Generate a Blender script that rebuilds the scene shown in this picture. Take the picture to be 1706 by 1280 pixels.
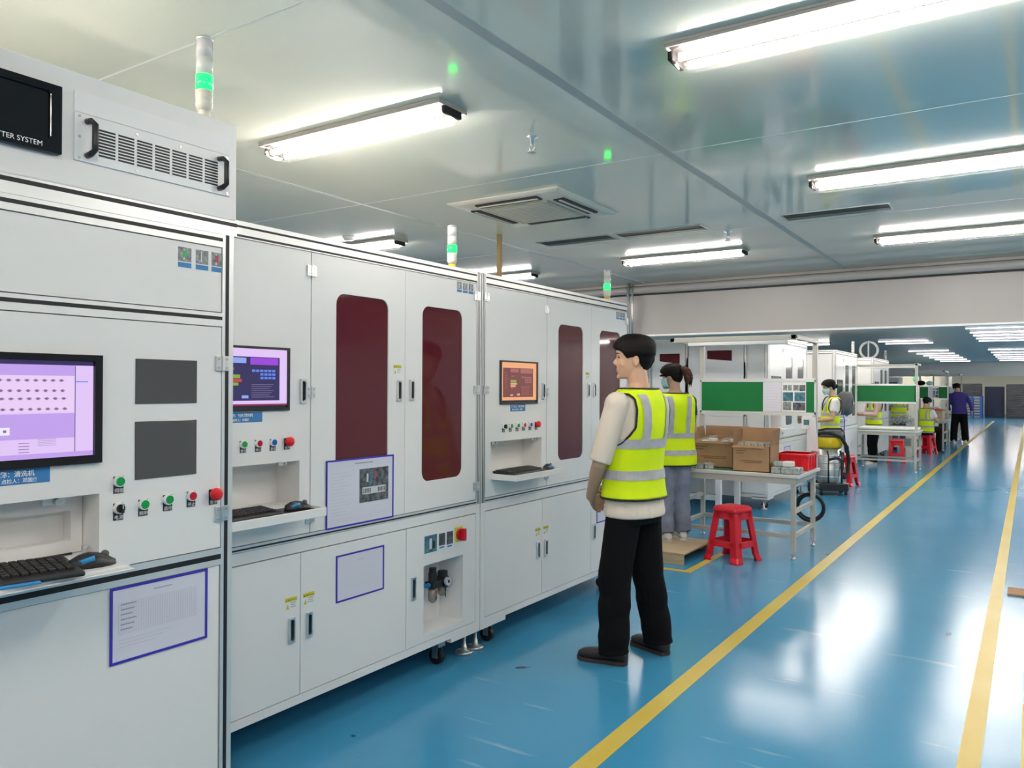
import bpy, bmesh, math, random
from math import sin, cos, pi, radians
from mathutils import Vector, Matrix
random.seed(7)
S = bpy.context.scene
for o in list(bpy.data.objects):
    bpy.data.objects.remove(o)
COL = S.collection

# ------------------------------------------------------------------ camera, world, exposure
CAM_H, FPX = 1.5, 1317.0
yaw, pitch, roll = math.atan(864.0 / FPX), math.atan(5.8 / FPX), 0.0049
fw = Vector((-sin(yaw) * cos(pitch), cos(yaw) * cos(pitch), sin(pitch)))
rt = Vector((cos(yaw), sin(yaw), 0))
up = rt.cross(fw)
Rv = rt * cos(roll) + up * sin(roll)
Uv = up * cos(roll) - rt * sin(roll)
cd = bpy.data.cameras.new('camera')
cam = bpy.data.objects.new('camera', cd)
COL.objects.link(cam)
m = Matrix((Rv, Uv, -fw)).transposed().to_4x4()
m.translation = (0, 0, CAM_H)
cam.matrix_world = m
cd.sensor_width = 36.0
cd.lens = 36.0 * FPX / 1706.0
cd.clip_start, cd.clip_end = 0.05, 200
S.camera = cam
w = bpy.data.worlds.new('world'); S.world = w; w.use_nodes = True
w.node_tree.nodes['Background'].inputs[0].default_value = (0.75, 0.85, 0.9, 1)
w.node_tree.nodes['Background'].inputs[1].default_value = 0.4
S.view_settings.view_transform = 'Standard'
S.view_settings.look = 'None'
S.view_settings.gamma = 1.0
S.view_settings.use_curve_mapping = False
EXPO = 0.58
S.view_settings.exposure = EXPO
TUBE_E = 52.0          # radiance of the fluorescent tubes
CEIL = 2.74

# ------------------------------------------------------------------ materials
def mat(name, col, rough=0.5, metal=0.0, spec=0.5, emit=None, estr=1.0, coat=0.0, coat_r=0.05, alpha=1.0,
        noise=None, bump=None, trans=0.0, ior=1.45):
    M = bpy.data.materials.new(name); M.use_nodes = True
    nt = M.node_tree; b = nt.nodes['Principled BSDF']
    b.inputs['Base Color'].default_value = (*col, 1)
    b.inputs['Roughness'].default_value = rough
    b.inputs['Metallic'].default_value = metal
    b.inputs['Specular IOR Level'].default_value = spec
    b.inputs['IOR'].default_value = ior
    b.inputs['Coat Weight'].default_value = coat
    b.inputs['Coat Roughness'].default_value = coat_r
    b.inputs['Alpha'].default_value = alpha
    b.inputs['Transmission Weight'].default_value = trans
    if emit:
        b.inputs['Emission Color'].default_value = (*emit, 1)
        b.inputs['Emission Strength'].default_value = estr
    if noise or bump:
        tc = nt.nodes.new('ShaderNodeTexCoord')
    if noise:                                            # (scale, second colour, stretch)
        n = nt.nodes.new('ShaderNodeTexNoise'); n.inputs['Scale'].default_value = noise[0]
        n.inputs['Detail'].default_value = 4
        mp = nt.nodes.new('ShaderNodeMapping')
        mp.inputs['Scale'].default_value = noise[2] if len(noise) > 2 else (1, 1, 1)
        nt.links.new(tc.outputs['Object'], mp.inputs['Vector'])
        nt.links.new(mp.outputs['Vector'], n.inputs['Vector'])
        cr = nt.nodes.new('ShaderNodeValToRGB')
        cr.color_ramp.elements[0].position = 0.35; cr.color_ramp.elements[1].position = 0.65
        cr.color_ramp.elements[0].color = (*col, 1); cr.color_ramp.elements[1].color = (*noise[1], 1)
        nt.links.new(n.outputs['Fac'], cr.inputs['Fac'])
        nt.links.new(cr.outputs['Color'], b.inputs['Base Color'])
    if bump:                                             # (scale, strength, distance)
        n2 = nt.nodes.new('ShaderNodeTexNoise'); n2.inputs['Scale'].default_value = bump[0]
        n2.inputs['Detail'].default_value = 3
        nt.links.new(tc.outputs['Object'], n2.inputs['Vector'])
        bp = nt.nodes.new('ShaderNodeBump'); bp.inputs['Strength'].default_value = bump[1]
        bp.inputs['Distance'].default_value = bump[2]
        nt.links.new(n2.outputs['Fac'], bp.inputs['Height'])
        nt.links.new(bp.outputs['Normal'], b.inputs['Normal'])
    return M

def emis(name, col, s=1.0):
    return mat(name, (0.02, 0.02, 0.02), 0.15, emit=col, estr=s * 2 ** -EXPO)

WHITE = mat('white powder coat', (0.81, 0.80, 0.785), 0.32, spec=0.4, noise=(1.3, (0.79, 0.785, 0.77)))
WHITE2 = mat('white enamel', (0.82, 0.82, 0.82), 0.4)
ALU = mat('anodised aluminium', (0.74, 0.75, 0.74), 0.38, metal=0.55)
BLACK = mat('black rubber', (0.012, 0.012, 0.016), 0.5)
BLACKP = mat('black plastic', (0.02, 0.02, 0.022), 0.35)
GLOSSBLK = mat('black acrylic', (0.006, 0.006, 0.008), 0.08)
CHROME = mat('chrome', (0.72, 0.73, 0.74), 0.32, metal=1.0)
STEEL = mat('steel', (0.55, 0.56, 0.56), 0.35, metal=0.9)
MAROON = mat('burgundy acrylic', (0.105, 0.015, 0.022), 0.04, spec=0.5)
GREYGLASS = mat('smoked glass', (0.085, 0.085, 0.085), 0.1, spec=0.5)
PAPER = mat('paper', (0.68, 0.68, 0.76), 0.6)
PAPERW = mat('white paper', (0.8, 0.8, 0.8), 0.7)
PRINT = mat('grey print', (0.36, 0.36, 0.43), 0.7)
PRINTL = mat('pale print', (0.55, 0.55, 0.63), 0.7)
PURPLE = mat('blue magnetic border', (0.045, 0.03, 0.42), 0.4)
LBLUE = mat('blue label', (0.04, 0.2, 0.47), 0.5)
TXTW = mat('white lettering', (0.85, 0.85, 0.85), 0.6)
YELLOW = mat('yellow sticker', (0.62, 0.56, 0.04), 0.5)
BTN_G = mat('green button plastic', (0.0, 0.33, 0.06), 0.3)
BTN_R = mat('red button plastic', (0.5, 0.005, 0.02), 0.3)
BTN_B = mat('blue button plastic', (0.01, 0.1, 0.45), 0.3)
ESTOP = mat('red mushroom plastic', (0.72, 0.012, 0.02), 0.3)
PHOTO1 = mat('photo print grey', (0.12, 0.13, 0.14), 0.4, noise=(60, (0.32, 0.36, 0.34)))
PHOTO2 = mat('photo print dark', (0.03, 0.035, 0.05), 0.4, noise=(40, (0.16, 0.17, 0.18)))
PHOTO3 = mat('photo print teal', (0.03, 0.10, 0.20), 0.4, noise=(30, (0.10, 0.28, 0.27)))
PHG = mat('photo green', (0.05, 0.4, 0.12), 0.5)
PHR = mat('photo red', (0.5, 0.06, 0.12), 0.5)
PHW = mat('photo white', (0.6, 0.62, 0.64), 0.5)
RED = mat('red plastic', (0.68, 0.008, 0.025), 0.3, bump=(40, 0.05, 0.002))
REDC = mat('red crate plastic', (0.75, 0.01, 0.02), 0.35)
GREENB = mat('green board', (0.0, 0.15, 0.032), 0.55, noise=(2.0, (0.0, 0.175, 0.04)))
MATGREEN = mat('green table mat', (0.03, 0.16, 0.10), 0.5)
BENCH = mat('bench grey paint', (0.46, 0.45, 0.40), 0.45)
BENCHTOP = mat('bench top laminate', (0.62, 0.61, 0.57), 0.4)
CARD = mat('cardboard', (0.36, 0.215, 0.11), 0.85, noise=(5, (0.41, 0.25, 0.135)))
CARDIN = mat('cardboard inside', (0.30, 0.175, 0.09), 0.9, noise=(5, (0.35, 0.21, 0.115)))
CARDPRINT = mat('cardboard print', (0.22, 0.12, 0.06), 0.9)
WOOD = mat('plywood', (0.55, 0.42, 0.27), 0.6, noise=(6, (0.46, 0.33, 0.2), (1, 8, 8)))
VESTM = mat('lime fluorescent fabric', (0.72, 0.90, 0.0), 0.75, noise=(9, (0.66, 0.86, 0.0)), bump=(14, 0.25, 0.01))
REFL = mat('silver reflective tape', (0.46, 0.46, 0.47), 0.5, noise=(18, (0.38, 0.38, 0.40)))
SKIN = mat('skin', (0.58, 0.36, 0.24), 0.5, spec=0.35)
SKIN2 = mat('shaded skin', (0.50, 0.30, 0.21), 0.5, spec=0.3)
BEIGE = mat('beige cotton', (0.76, 0.66, 0.55), 0.85, bump=(10, 0.3, 0.012))
WHITECOT = mat('white cotton', (0.78, 0.75, 0.73), 0.85)
PINKCOT = mat('pale pink cotton', (0.62, 0.44, 0.38), 0.85)
DKGREEN = mat('dark green cotton', (0.012, 0.05, 0.035), 0.85)
BLKCLOTH = mat('black cloth', (0.006, 0.006, 0.007), 0.9, spec=0.15, bump=(9, 0.5, 0.02))
DENIM = mat('grey denim', (0.17, 0.20, 0.28), 0.9, spec=0.2, noise=(9, (0.26, 0.29, 0.37)), bump=(12, 0.4, 0.015))
DENIM2 = mat('blue denim', (0.06, 0.09, 0.15), 0.85, noise=(14, (0.1, 0.14, 0.2)))
NAVY = mat('violet blue jacket cloth', (0.045, 0.03, 0.20), 0.8, bump=(9, 0.4, 0.015))
HAIRM = mat('black hair', (0.008, 0.006, 0.006), 0.6, spec=0.18, bump=(60, 0.3, 0.006))
HAIRB = mat('brown hair', (0.055, 0.022, 0.012), 0.6, spec=0.2, bump=(60, 0.5, 0.01))
SHOEB = mat('dark shoe leather', (0.025, 0.018, 0.017), 0.45)
SHOEW = mat('white shoe', (0.72, 0.70, 0.66), 0.5)
SOLE = mat('shoe sole', (0.05, 0.035, 0.03), 0.6)
MASK = mat('pale blue face mask', (0.45, 0.66, 0.68), 0.8)
EYE = mat('eye', (0.02, 0.015, 0.012), 0.2)
LIP = mat('lips', (0.42, 0.17, 0.14), 0.5)
VACY = mat('yellow vacuum plastic', (0.72, 0.50, 0.01), 0.4)
VACG = mat('grey vacuum plastic', (0.10, 0.11, 0.12), 0.5)
BLUEPAL = mat('blue pallet plastic', (0.03, 0.12, 0.48), 0.45)
NAVYDOOR = mat('navy curtain', (0.012, 0.022, 0.065), 0.5)
WRAP = mat('black stretch film', (0.012, 0.014, 0.02), 0.25, noise=(3, (0.07, 0.075, 0.09), (0.6, 0.6, 9)), bump=(8, 0.5, 0.02))
CREAM = mat('cream wall paint', (0.78, 0.74, 0.60), 0.6)
GREYCOVER = mat('grey padded cover', (0.085, 0.09, 0.10), 0.7, bump=(8, 0.4, 0.02))
BLUECABLE = mat('blue cable', (0.10, 0.08, 0.55), 0.4)
SHEETM = mat('translucent plastic sheet', (0.80, 0.82, 0.84), 0.25, spec=0.5)
TAPE = mat('yellow floor tape', (0.58, 0.42, 0.05), 0.4, noise=(2.0, (0.60, 0.47, 0.10)))
ACUNIT = mat('air conditioner plastic', (0.72, 0.71, 0.66), 0.4)
ACGRILL = mat('intake grille plastic', (0.50, 0.50, 0.43), 0.5)
DARKV = mat('vent recess shade', (0.035, 0.04, 0.035), 0.6)
TANWOOD = mat('tan pole', (0.40, 0.29, 0.15), 0.7)
HEADW = mat('dimmed lintel paint', (0.36, 0.345, 0.335), 0.4)  # base darkened for the weak light on the lintel face
HEADL = mat('pale divider paint', (0.66, 0.64, 0.61), 0.4)
PACKM = mat('clear bagged part', (0.22, 0.28, 0.27), 0.2, spec=0.6, noise=(30, (0.42, 0.46, 0.45)), bump=(50, 0.6, 0.01))
PACKW = mat('white bag film', (0.75, 0.74, 0.72), 0.25, bump=(40, 0.7, 0.01))
GLENS = emis('lit green lamp', (0.004, 1.0, 0.06), 6.0)
CLENS = mat('clear lamp lens', (0.80, 0.78, 0.78), 0.12, alpha=0.75)
OLENS = mat('orange lamp lens', (0.75, 0.45, 0.36), 0.25)
TOWERB = mat('tower base plastic', (0.66, 0.64, 0.56), 0.4)
TOWERY = mat('tower base yellow', (0.72, 0.55, 0.04), 0.4)
TUBE = mat('fluorescent tube', (0.9, 0.9, 0.9), 0.4, emit=(1.0, 0.908, 0.815), estr=TUBE_E)
TUBEF = mat('dimmer fluorescent tube', (0.9, 0.9, 0.9), 0.4, emit=(1.0, 0.93, 1.0), estr=2.8)
EXITG = emis('lit green sign', (0.08, 0.8, 0.35), 1.0)
FILTERM = mat('smoked filter bowl', (0.28, 0.26, 0.21), 0.25, metal=0.3)
BLUEFIT = mat('blue push fitting', (0.02, 0.24, 0.6), 0.35)
BLUEACC = mat('blue mouse accent', (0.03, 0.28, 0.62), 0.4)
HOUSING = mat('darkened lamp reflector', (0.030, 0.027, 0.027), 0.6, spec=0.1)  # reflector painted near black to hold down the glare of the tubes
RIMM = mat('pale lamp rim', (0.42, 0.40, 0.37), 0.5)
KEYM = mat('keyboard keys', (0.022, 0.020, 0.020), 0.5)

# see-through cover of a fixture
COVER = bpy.data.materials.new('clear ribbed cover'); COVER.use_nodes = True
nt = COVER.node_tree; nt.nodes.clear()
_o = nt.nodes.new('ShaderNodeOutputMaterial'); _mx = nt.nodes.new('ShaderNodeMixShader')
_t = nt.nodes.new('ShaderNodeBsdfTransparent'); _p = nt.nodes.new('ShaderNodeBsdfTranslucent'); _g = nt.nodes.new('ShaderNodeBsdfGlossy')
_m2 = nt.nodes.new('ShaderNodeMixShader'); _g.inputs['Roughness'].default_value = 0.1
_p.inputs['Color'].default_value = (0.95, 0.95, 0.95, 1)
_m2.inputs[0].default_value = 0.82; nt.links.new(_p.outputs[0], _m2.inputs[1]); nt.links.new(_g.outputs[0], _m2.inputs[2])
_mx.inputs[0].default_value = 0.06; nt.links.new(_t.outputs[0], _mx.inputs[1]); nt.links.new(_m2.outputs[0], _mx.inputs[2])
nt.links.new(_mx.outputs[0], _o.inputs[0])

# floor: glossy blue epoxy with faint wear
FLOOR = bpy.data.materials.new('blue epoxy floor'); FLOOR.use_nodes = True
nt = FLOOR.node_tree; b = nt.nodes['Principled BSDF']
tc = nt.nodes.new('ShaderNodeTexCoord')
n1 = nt.nodes.new('ShaderNodeTexNoise'); n1.inputs['Scale'].default_value = 0.55; n1.inputs['Detail'].default_value = 5
cr = nt.nodes.new('ShaderNodeValToRGB')
cr.color_ramp.elements[0].position = 0.3; cr.color_ramp.elements[0].color = (0.045, 0.25, 0.45, 1)
cr.color_ramp.elements[1].position = 0.7; cr.color_ramp.elements[1].color = (0.062, 0.29, 0.49, 1)
nt.links.new(tc.outputs['Object'], n1.inputs['Vector']); nt.links.new(n1.outputs['Fac'], cr.inputs['Fac'])
n3 = nt.nodes.new('ShaderNodeTexNoise'); n3.inputs['Scale'].default_value = 5.5; n3.inputs['Detail'].default_value = 2
sp = nt.nodes.new('ShaderNodeValToRGB')                      # small dark scuffs
sp.color_ramp.elements[0].position = 0.745; sp.color_ramp.elements[0].color = (0, 0, 0, 1)
sp.color_ramp.elements[1].position = 0.765; sp.color_ramp.elements[1].color = (1, 1, 1, 1)
nt.links.new(tc.outputs['Object'], n3.inputs['Vector']); nt.links.new(n3.outputs['Fac'], sp.inputs['Fac'])
mx = nt.nodes.new('ShaderNodeMix'); mx.data_type = 'RGBA'
mx.inputs['B'].default_value = (0.02, 0.06, 0.11, 1)
nt.links.new(sp.outputs['Color'], mx.inputs['Factor']); nt.links.new(cr.outputs['Color'], mx.inputs['A'])
n4 = nt.nodes.new('ShaderNodeTexNoise'); n4.inputs['Scale'].default_value = 3.0; n4.inputs['Detail'].default_value = 6
mp4 = nt.nodes.new('ShaderNodeMapping'); mp4.inputs['Rotation'].default_value = (0, 0, 0.7); mp4.inputs['Scale'].default_value = (0.5, 4.0, 1)
nt.links.new(tc.outputs['Object'], mp4.inputs['Vector']); nt.links.new(mp4.outputs['Vector'], n4.inputs['Vector'])
s4 = nt.nodes.new('ShaderNodeValToRGB')                      # pale scratches
s4.color_ramp.elements[0].position = 0.66; s4.color_ramp.elements[0].color = (0, 0, 0, 1)
s4.color_ramp.elements[1].position = 0.80; s4.color_ramp.elements[1].color = (0.6, 0.6, 0.6, 1)
nt.links.new(n4.outputs['Fac'], s4.inputs['Fac'])
mx4 = nt.nodes.new('ShaderNodeMix'); mx4.data_type = 'RGBA'; mx4.inputs['B'].default_value = (0.35, 0.52, 0.60, 1)
nt.links.new(s4.outputs['Color'], mx4.inputs['Factor']); nt.links.new(mx.outputs['Result'], mx4.inputs['A'])
nt.links.new(mx4.outputs['Result'], b.inputs['Base Color'])
n2 = nt.nodes.new('ShaderNodeTexNoise'); n2.inputs['Scale'].default_value = 2.2; n2.inputs['Detail'].default_value = 3
bp = nt.nodes.new('ShaderNodeBump'); bp.inputs['Strength'].default_value = 0.09; bp.inputs['Distance'].default_value = 0.02
nt.links.new(tc.outputs['Object'], n2.inputs['Vector']); nt.links.new(n2.outputs['Fac'], bp.inputs['Height'])
nt.links.new(bp.outputs['Normal'], b.inputs['Normal'])
b.inputs['Roughness'].default_value = 0.18
b.inputs['IOR'].default_value = 1.36
CEILM = mat('glossy ceiling panel', (0.70, 0.74, 0.66), 0.085, spec=0.5, ior=1.8, bump=(1.2, 0.02, 0.02))
CEILF = mat('lightened ceiling panel', (0.76, 0.77, 0.70), 0.30, spec=0.5, ior=1.6)  # same panel as the near ceiling, base lightened to offset its dim blue shade
SEAM = mat('ceiling joint strip', (0.42, 0.46, 0.46), 0.4)
SEAML = mat('pale ceiling joint', (0.72, 0.75, 0.74), 0.4)

# ------------------------------------------------------------------ mesh builder
class MB:
    def __init__(s): s.v, s.f, s.mi, s.ms, s.sm = [], [], [], [], []
    def mid(s, M):
        if M not in s.ms: s.ms.append(M)
        return s.ms.index(M)
    def add(s, vs, fs, M, smooth=False):
        o = len(s.v); s.v += [tuple(p) for p in vs]; k = s.mid(M)
        for f in fs:
            s.f.append([i + o for i in f]); s.mi.append(k); s.sm.append(smooth)
        return s
    def box(s, a, b, M):
        x0, y0, z0 = (min(a[i], b[i]) for i in range(3)); x1, y1, z1 = (max(a[i], b[i]) for i in range(3))
        return s.add([(x0,y0,z0),(x1,y0,z0),(x1,y1,z0),(x0,y1,z0),(x0,y0,z1),(x1,y0,z1),(x1,y1,z1),(x0,y1,z1)],
              [(3,2,1,0),(4,5,6,7),(0,1,5,4),(1,2,6,5),(2,3,7,6),(3,0,4,7)], M)
    def cyl(s, p, q, r0, M, r1=None, n=16, caps=True):
        p, q = Vector(p), Vector(q); r1 = r0 if r1 is None else r1
        d = (q - p).normalized(); u = d.orthogonal().normalized(); v = d.cross(u)
        vs = []
        for c, r in ((p, r0), (q, r1)):
            vs += [c + (u * cos(2*pi*i/n) + v * sin(2*pi*i/n)) * r for i in range(n)]
        s.add(vs, [(i, (i+1) % n, n + (i+1) % n, n + i) for i in range(n)], M, True)
        if caps: s.add(vs[:n], [list(range(n))[::-1]], M); s.add(vs[n:], [list(range(n))], M)
        return s
    def tube(s, pts, r, M, n=8, closed=False):
        P = [Vector(p) for p in pts]; N = len(P); vs = []
        rs = r if isinstance(r, (list, tuple)) else [r] * N
        u = None
        for i in range(N):
            a = P[(i-1) % N] if (closed or i > 0) else P[i]; c = P[(i+1) % N] if (closed or i < N-1) else P[i]
            d = (c - a).normalized()
            u = d.orthogonal().normalized() if u is None else (u - d * u.dot(d)).normalized()
            v = d.cross(u)
            vs += [P[i] + (u * cos(2*pi*k/n) + v * sin(2*pi*k/n)) * rs[i] for k in range(n)]
        fs = []
        for i in range(N if closed else N - 1):
            j = (i + 1) % N
            fs += [(i*n+k, i*n+(k+1) % n, j*n+(k+1) % n, j*n+k) for k in range(n)]
        if not closed: fs += [list(range(n))[::-1], list(range((N-1)*n, N*n))]
        return s.add(vs, fs, M, True)
    def rings(s, R, M, caps=True, smooth=True):
        n = len(R[0]); vs = [p for r in R for p in r]; fs = []
        for i in range(len(R)-1):
            fs += [(i*n+k, i*n+(k+1) % n, (i+1)*n+(k+1) % n, (i+1)*n+k) for k in range(n)]
        if caps: fs += [list(range(n))[::-1], list(range((len(R)-1)*n, len(R)*n))]
        return s.add(vs, fs, M, smooth)
    def ball(s, c, r, M, n=14, m=9):
        c = Vector(c); r = (r, r, r) if not isinstance(r, (tuple, list)) else r
        R = []
        for j in range(1, m):
            t = pi * j / m
            R.append([c + Vector((r[0]*sin(t)*cos(2*pi*k/n), r[1]*sin(t)*sin(2*pi*k/n), -r[2]*cos(t))) for k in range(n)])
        o = len(R) * n
        vs = [p for q in R for p in q] + [c - Vector((0, 0, r[2])), c + Vector((0, 0, r[2]))]
        fs = []
        for i in range(len(R)-1):
            fs += [(i*n+k, i*n+(k+1) % n, (i+1)*n+(k+1) % n, (i+1)*n+k) for k in range(n)]
        fs += [(o, (k+1) % n, k) for k in range(n)] + [(o+1, (len(R)-1)*n+k, (len(R)-1)*n+(k+1) % n) for k in range(n)]
        return s.add(vs, fs, M, True)
    def lathe(s, prof, c, M, n=20):
        c = Vector(c)
        return s.rings([[c + Vector((r*cos(2*pi*k/n), r*sin(2*pi*k/n), z)) for k in range(n)] for r, z in prof], M)
    # flat things on a plane facing +X (viewer sees y to the right) or -Y (viewer sees x to the right)
    def rectX(s, x, y0, y1, z0, z1, M, t=0.0008): return s.box((x, y0, z0), (x + t, y1, z1), M)
    def rectY(s, y, x0, x1, z0, z1, M, t=0.001): return s.box((x0, y - t, z0), (x1, y, z1), M)
    def prismX(s, poly, x0, x1, M):            # poly of (y,z), counter-clockwise seen from +X
        n = len(poly); vs = [(x0, a, b) for a, b in poly] + [(x1, a, b) for a, b in poly]
        return s.add(vs, [(i, (i+1) % n, n+(i+1) % n, n+i) for i in range(n)] + [list(range(n))[::-1], list(range(n, 2*n))], M)
    def holed(s, y0, y1, z0, z1, h, x0, x1, M, flip=False):
        """plate between x0 and x1 (front) with a rounded-rectangle hole h = (y0,y1,z0,z1,r)"""
        hy0, hy1, hz0, hz1, r = h; cy, cz = (hy0+hy1)/2, (hz0+hz1)/2
        inn = []
        for (ay, az, a0) in ((hy1-r, hz1-r, 0), (hy0+r, hz1-r, 90), (hy0+r, hz0+r, 180), (hy1-r, hz0+r, 270)):
            for k in range(7):
                a = radians(a0 + 15*k); inn.append((ay + r*cos(a), az + r*sin(a)))
        out = []
        for i, (a, b) in enumerate(inn):
            q = i // 7; k = i % 7
            cyy, czz = ((y1, z1), (y0, z1), (y0, z0), (y1, z0))[q]
            if k == 3: out.append((cyy, czz))
            elif (k < 3) == (q in (0, 2)): out.append((cyy, b if k != 3 else czz))
            else: out.append((a, czz))
        n = len(inn)
        vs = [(x1, *p) for p in out] + [(x1, *p) for p in inn] + [(x0, *p) for p in out] + [(x0, *p) for p in inn]
        fs = []
        for i in range(n):
            j = (i+1) % n
            fs += [(i, j, n+j, n+i), (n+i, n+j, 3*n+j, 3*n+i), (2*n+i, 3*n+i, 3*n+j, 2*n+j), (j, i, 2*n+i, 2*n+j)]
        return s.add(vs, fs, M)
    def text(s, body, size, at, M, face='X', align='LEFT', bold=0.0):
        cu = bpy.data.curves.new('t', 'FONT'); cu.body = body; cu.size = size; cu.align_x = align; cu.offset = bold
        to = bpy.data.objects.new('t', cu); COL.objects.link(to)
        bpy.context.view_layer.update()
        dg = bpy.context.evaluated_depsgraph_get()
        me = bpy.data.meshes.new_from_object(to.evaluated_get(dg))
        if face == 'X': vs = [(at[0], at[1] + q.co.x, at[2] + q.co.y) for q in me.vertices]
        else: vs = [(at[0] + q.co.x, at[1], at[2] + q.co.y) for q in me.vertices]
        s.add(vs, [list(p.vertices) for p in me.polygons], M)
        bpy.data.objects.remove(to); bpy.data.curves.remove(cu); bpy.data.meshes.remove(me)
        return s
    def xf(s, fn): s.v = [tuple(fn(Vector(p))) for p in s.v]; return s
    def build(s, name, parent=None, bevel=0, seg=2, local=False, label=None, remesh=None, smooth_it=4):
        off = Vector((0, 0, 0))
        if parent is not None and not local: off = WLOC.get(parent.name, Vector((0, 0, 0)))
        me = bpy.data.meshes.new(name)
        me.from_pydata([tuple(Vector(p) - off) for p in s.v], [], s.f); 
        for M in s.ms: me.materials.append(M)
        me.polygons.foreach_set('material_index', s.mi); me.polygons.foreach_set('use_smooth', s.sm)
        bm = bmesh.new(); bm.from_mesh(me); bmesh.ops.recalc_face_normals(bm, faces=bm.faces); bm.to_mesh(me); bm.free()
        me.update()
        o = bpy.data.objects.new(name, me); COL.objects.link(o)
        if parent is not None:
            o.parent = parent; WLOC[o.name] = off
        if bevel:
            bv = o.modifiers.new('bevel', 'BEVEL'); bv.width = bevel; bv.segments = seg; bv.limit_method = 'ANGLE'; bv.angle_limit = radians(50)
        if remesh:
            r = o.modifiers.new('remesh', 'REMESH'); r.mode = 'VOXEL'; r.voxel_size = remesh; r.use_smooth_shade = True
            if smooth_it:
                q = o.modifiers.new('smooth', 'SMOOTH'); q.factor = 0.5; q.iterations = smooth_it
        if label: o['label'] = label
        return o
WLOC = {}

def tag(o, label, cat, group=None):
    o['label'] = label; o['category'] = cat
    if group: o['group'] = group
    return o
def thing(name, label, cat, loc=(0, 0, 0), rz=0.0, group=None):
    o = bpy.data.objects.new(name, None); COL.objects.link(o); o.location = loc; o.rotation_euler = (0, 0, rz)
    o.empty_display_size = 0.1
    WLOC[o.name] = Vector(loc)
    return tag(o, label, cat, group)
def solo(mb, name, label, cat, group=None, **k):
    return tag(mb.build(name, **k), label, cat, group)
def struct(mb, name, **k):
    o = mb.build(name, **k); o['kind'] = 'structure'; return o
def copy_tree(o, parent=None):
    c = o.copy(); COL.objects.link(c)
    if parent is not None: c.parent = parent
    for ch in list(o.children): copy_tree(ch, c)
    return c
def place(o, loc, rz=0.0, label=None, group=None):
    o.location = loc; o.rotation_euler = (0, 0, rz)
    if label: o['label'] = label
    if group: o['group'] = group
    return o

# ------------------------------------------------------------------ the room
struct(MB().box((-9, -4, -0.1), (5, 56, 0), FLOOR), 'floor')
struct(MB().box((-9, -4, CEIL), (5, 8.70, CEIL + 0.1), CEILM), 'ceiling')
struct(MB().box((-9, 8.70, CEIL), (5, 56, CEIL + 0.1), CEILF), 'ceiling_far')
struct(MB().box((-9.1, -4, 0), (-9, 56, CEIL), WHITE2), 'wall_left')
struct(MB().box((5, -4, 0), (5.1, 56, CEIL), WHITE2), 'wall_right')
struct(MB().box((-9.1, -4.1, 0), (5.1, -4, CEIL), WHITE2), 'wall_back')
struct(MB().box((-9.1, 56, 0), (5.1, 56.1, CEIL), CREAM), 'wall_far')
# near lintel panel across the hall, its bright lower edge and the pipe trunk above it
struct(MB().box((-9, 8.66, 2.13), (5, 8.76, 2.60), HEADW).box((-9, 8.68, 2.60), (5, 8.76, CEIL), HEADW), 'wall_partition')
struct(MB().box((-9, 8.645, 2.108), (5, 8.775, 2.13), WHITE2), 'trim_1', bevel=0.004)
struct(MB().cyl((-9, 8.62, 2.655), (5, 8.62, 2.655), 0.045, HEADW).box((-9, 8.60, 2.70), (5, 8.68, 2.715), HEADW).box((-9, 8.64, 2.596), (5, 8.66, 2.603), BLACK), 'trim_2')
struct(MB().box((-9, 40.7, 2.10), (5, 40.9, CEIL), HEADL), 'wall_divider')
struct(MB().box((-9, 45.0, 0), (-3.55, 45.15, CEIL), CREAM), 'wall_cream')
# ceiling joints
k = 3
for x, wd, M in ((-1.625, 0.05, SEAM), (-3.81, 0.03, SEAML), (0.58, 0.05, SEAM), (-6.0, 0.03, SEAML)):
    struct(MB().box((x, -4, CEIL - 0.002), (x + wd, 8.6, CEIL), M), 'trim_%d' % k); k += 1
for y in (1.75, 3.92, 6.07):
    struct(MB().box((-9, y, CEIL - 0.001), (5, y + 0.008, CEIL), SEAML), 'trim_%d' % k); k += 1
# painted floor lines
struct(MB().box((-1.52, -1, 0), (-1.43, 44, 0.0015), TAPE), 'trim_%d' % k); k += 1
struct(MB().box((-0.245, -1, 0), (-0.165, 44, 0.0015), TAPE), 'trim_%d' % k); k += 1
struct(MB().box((-0.03, 1.5, 0), (0.05, 4.5, 0.0015), TAPE), 'trim_%d' % k); k += 1
struct(MB().box((-3.1, 6.17, 0), (-2.31, 6.235, 0.0015), TAPE).box((-2.375, 6.235, 0), (-2.31, 7.05, 0.0015), TAPE), 'trim_%d' % k); k += 1

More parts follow.
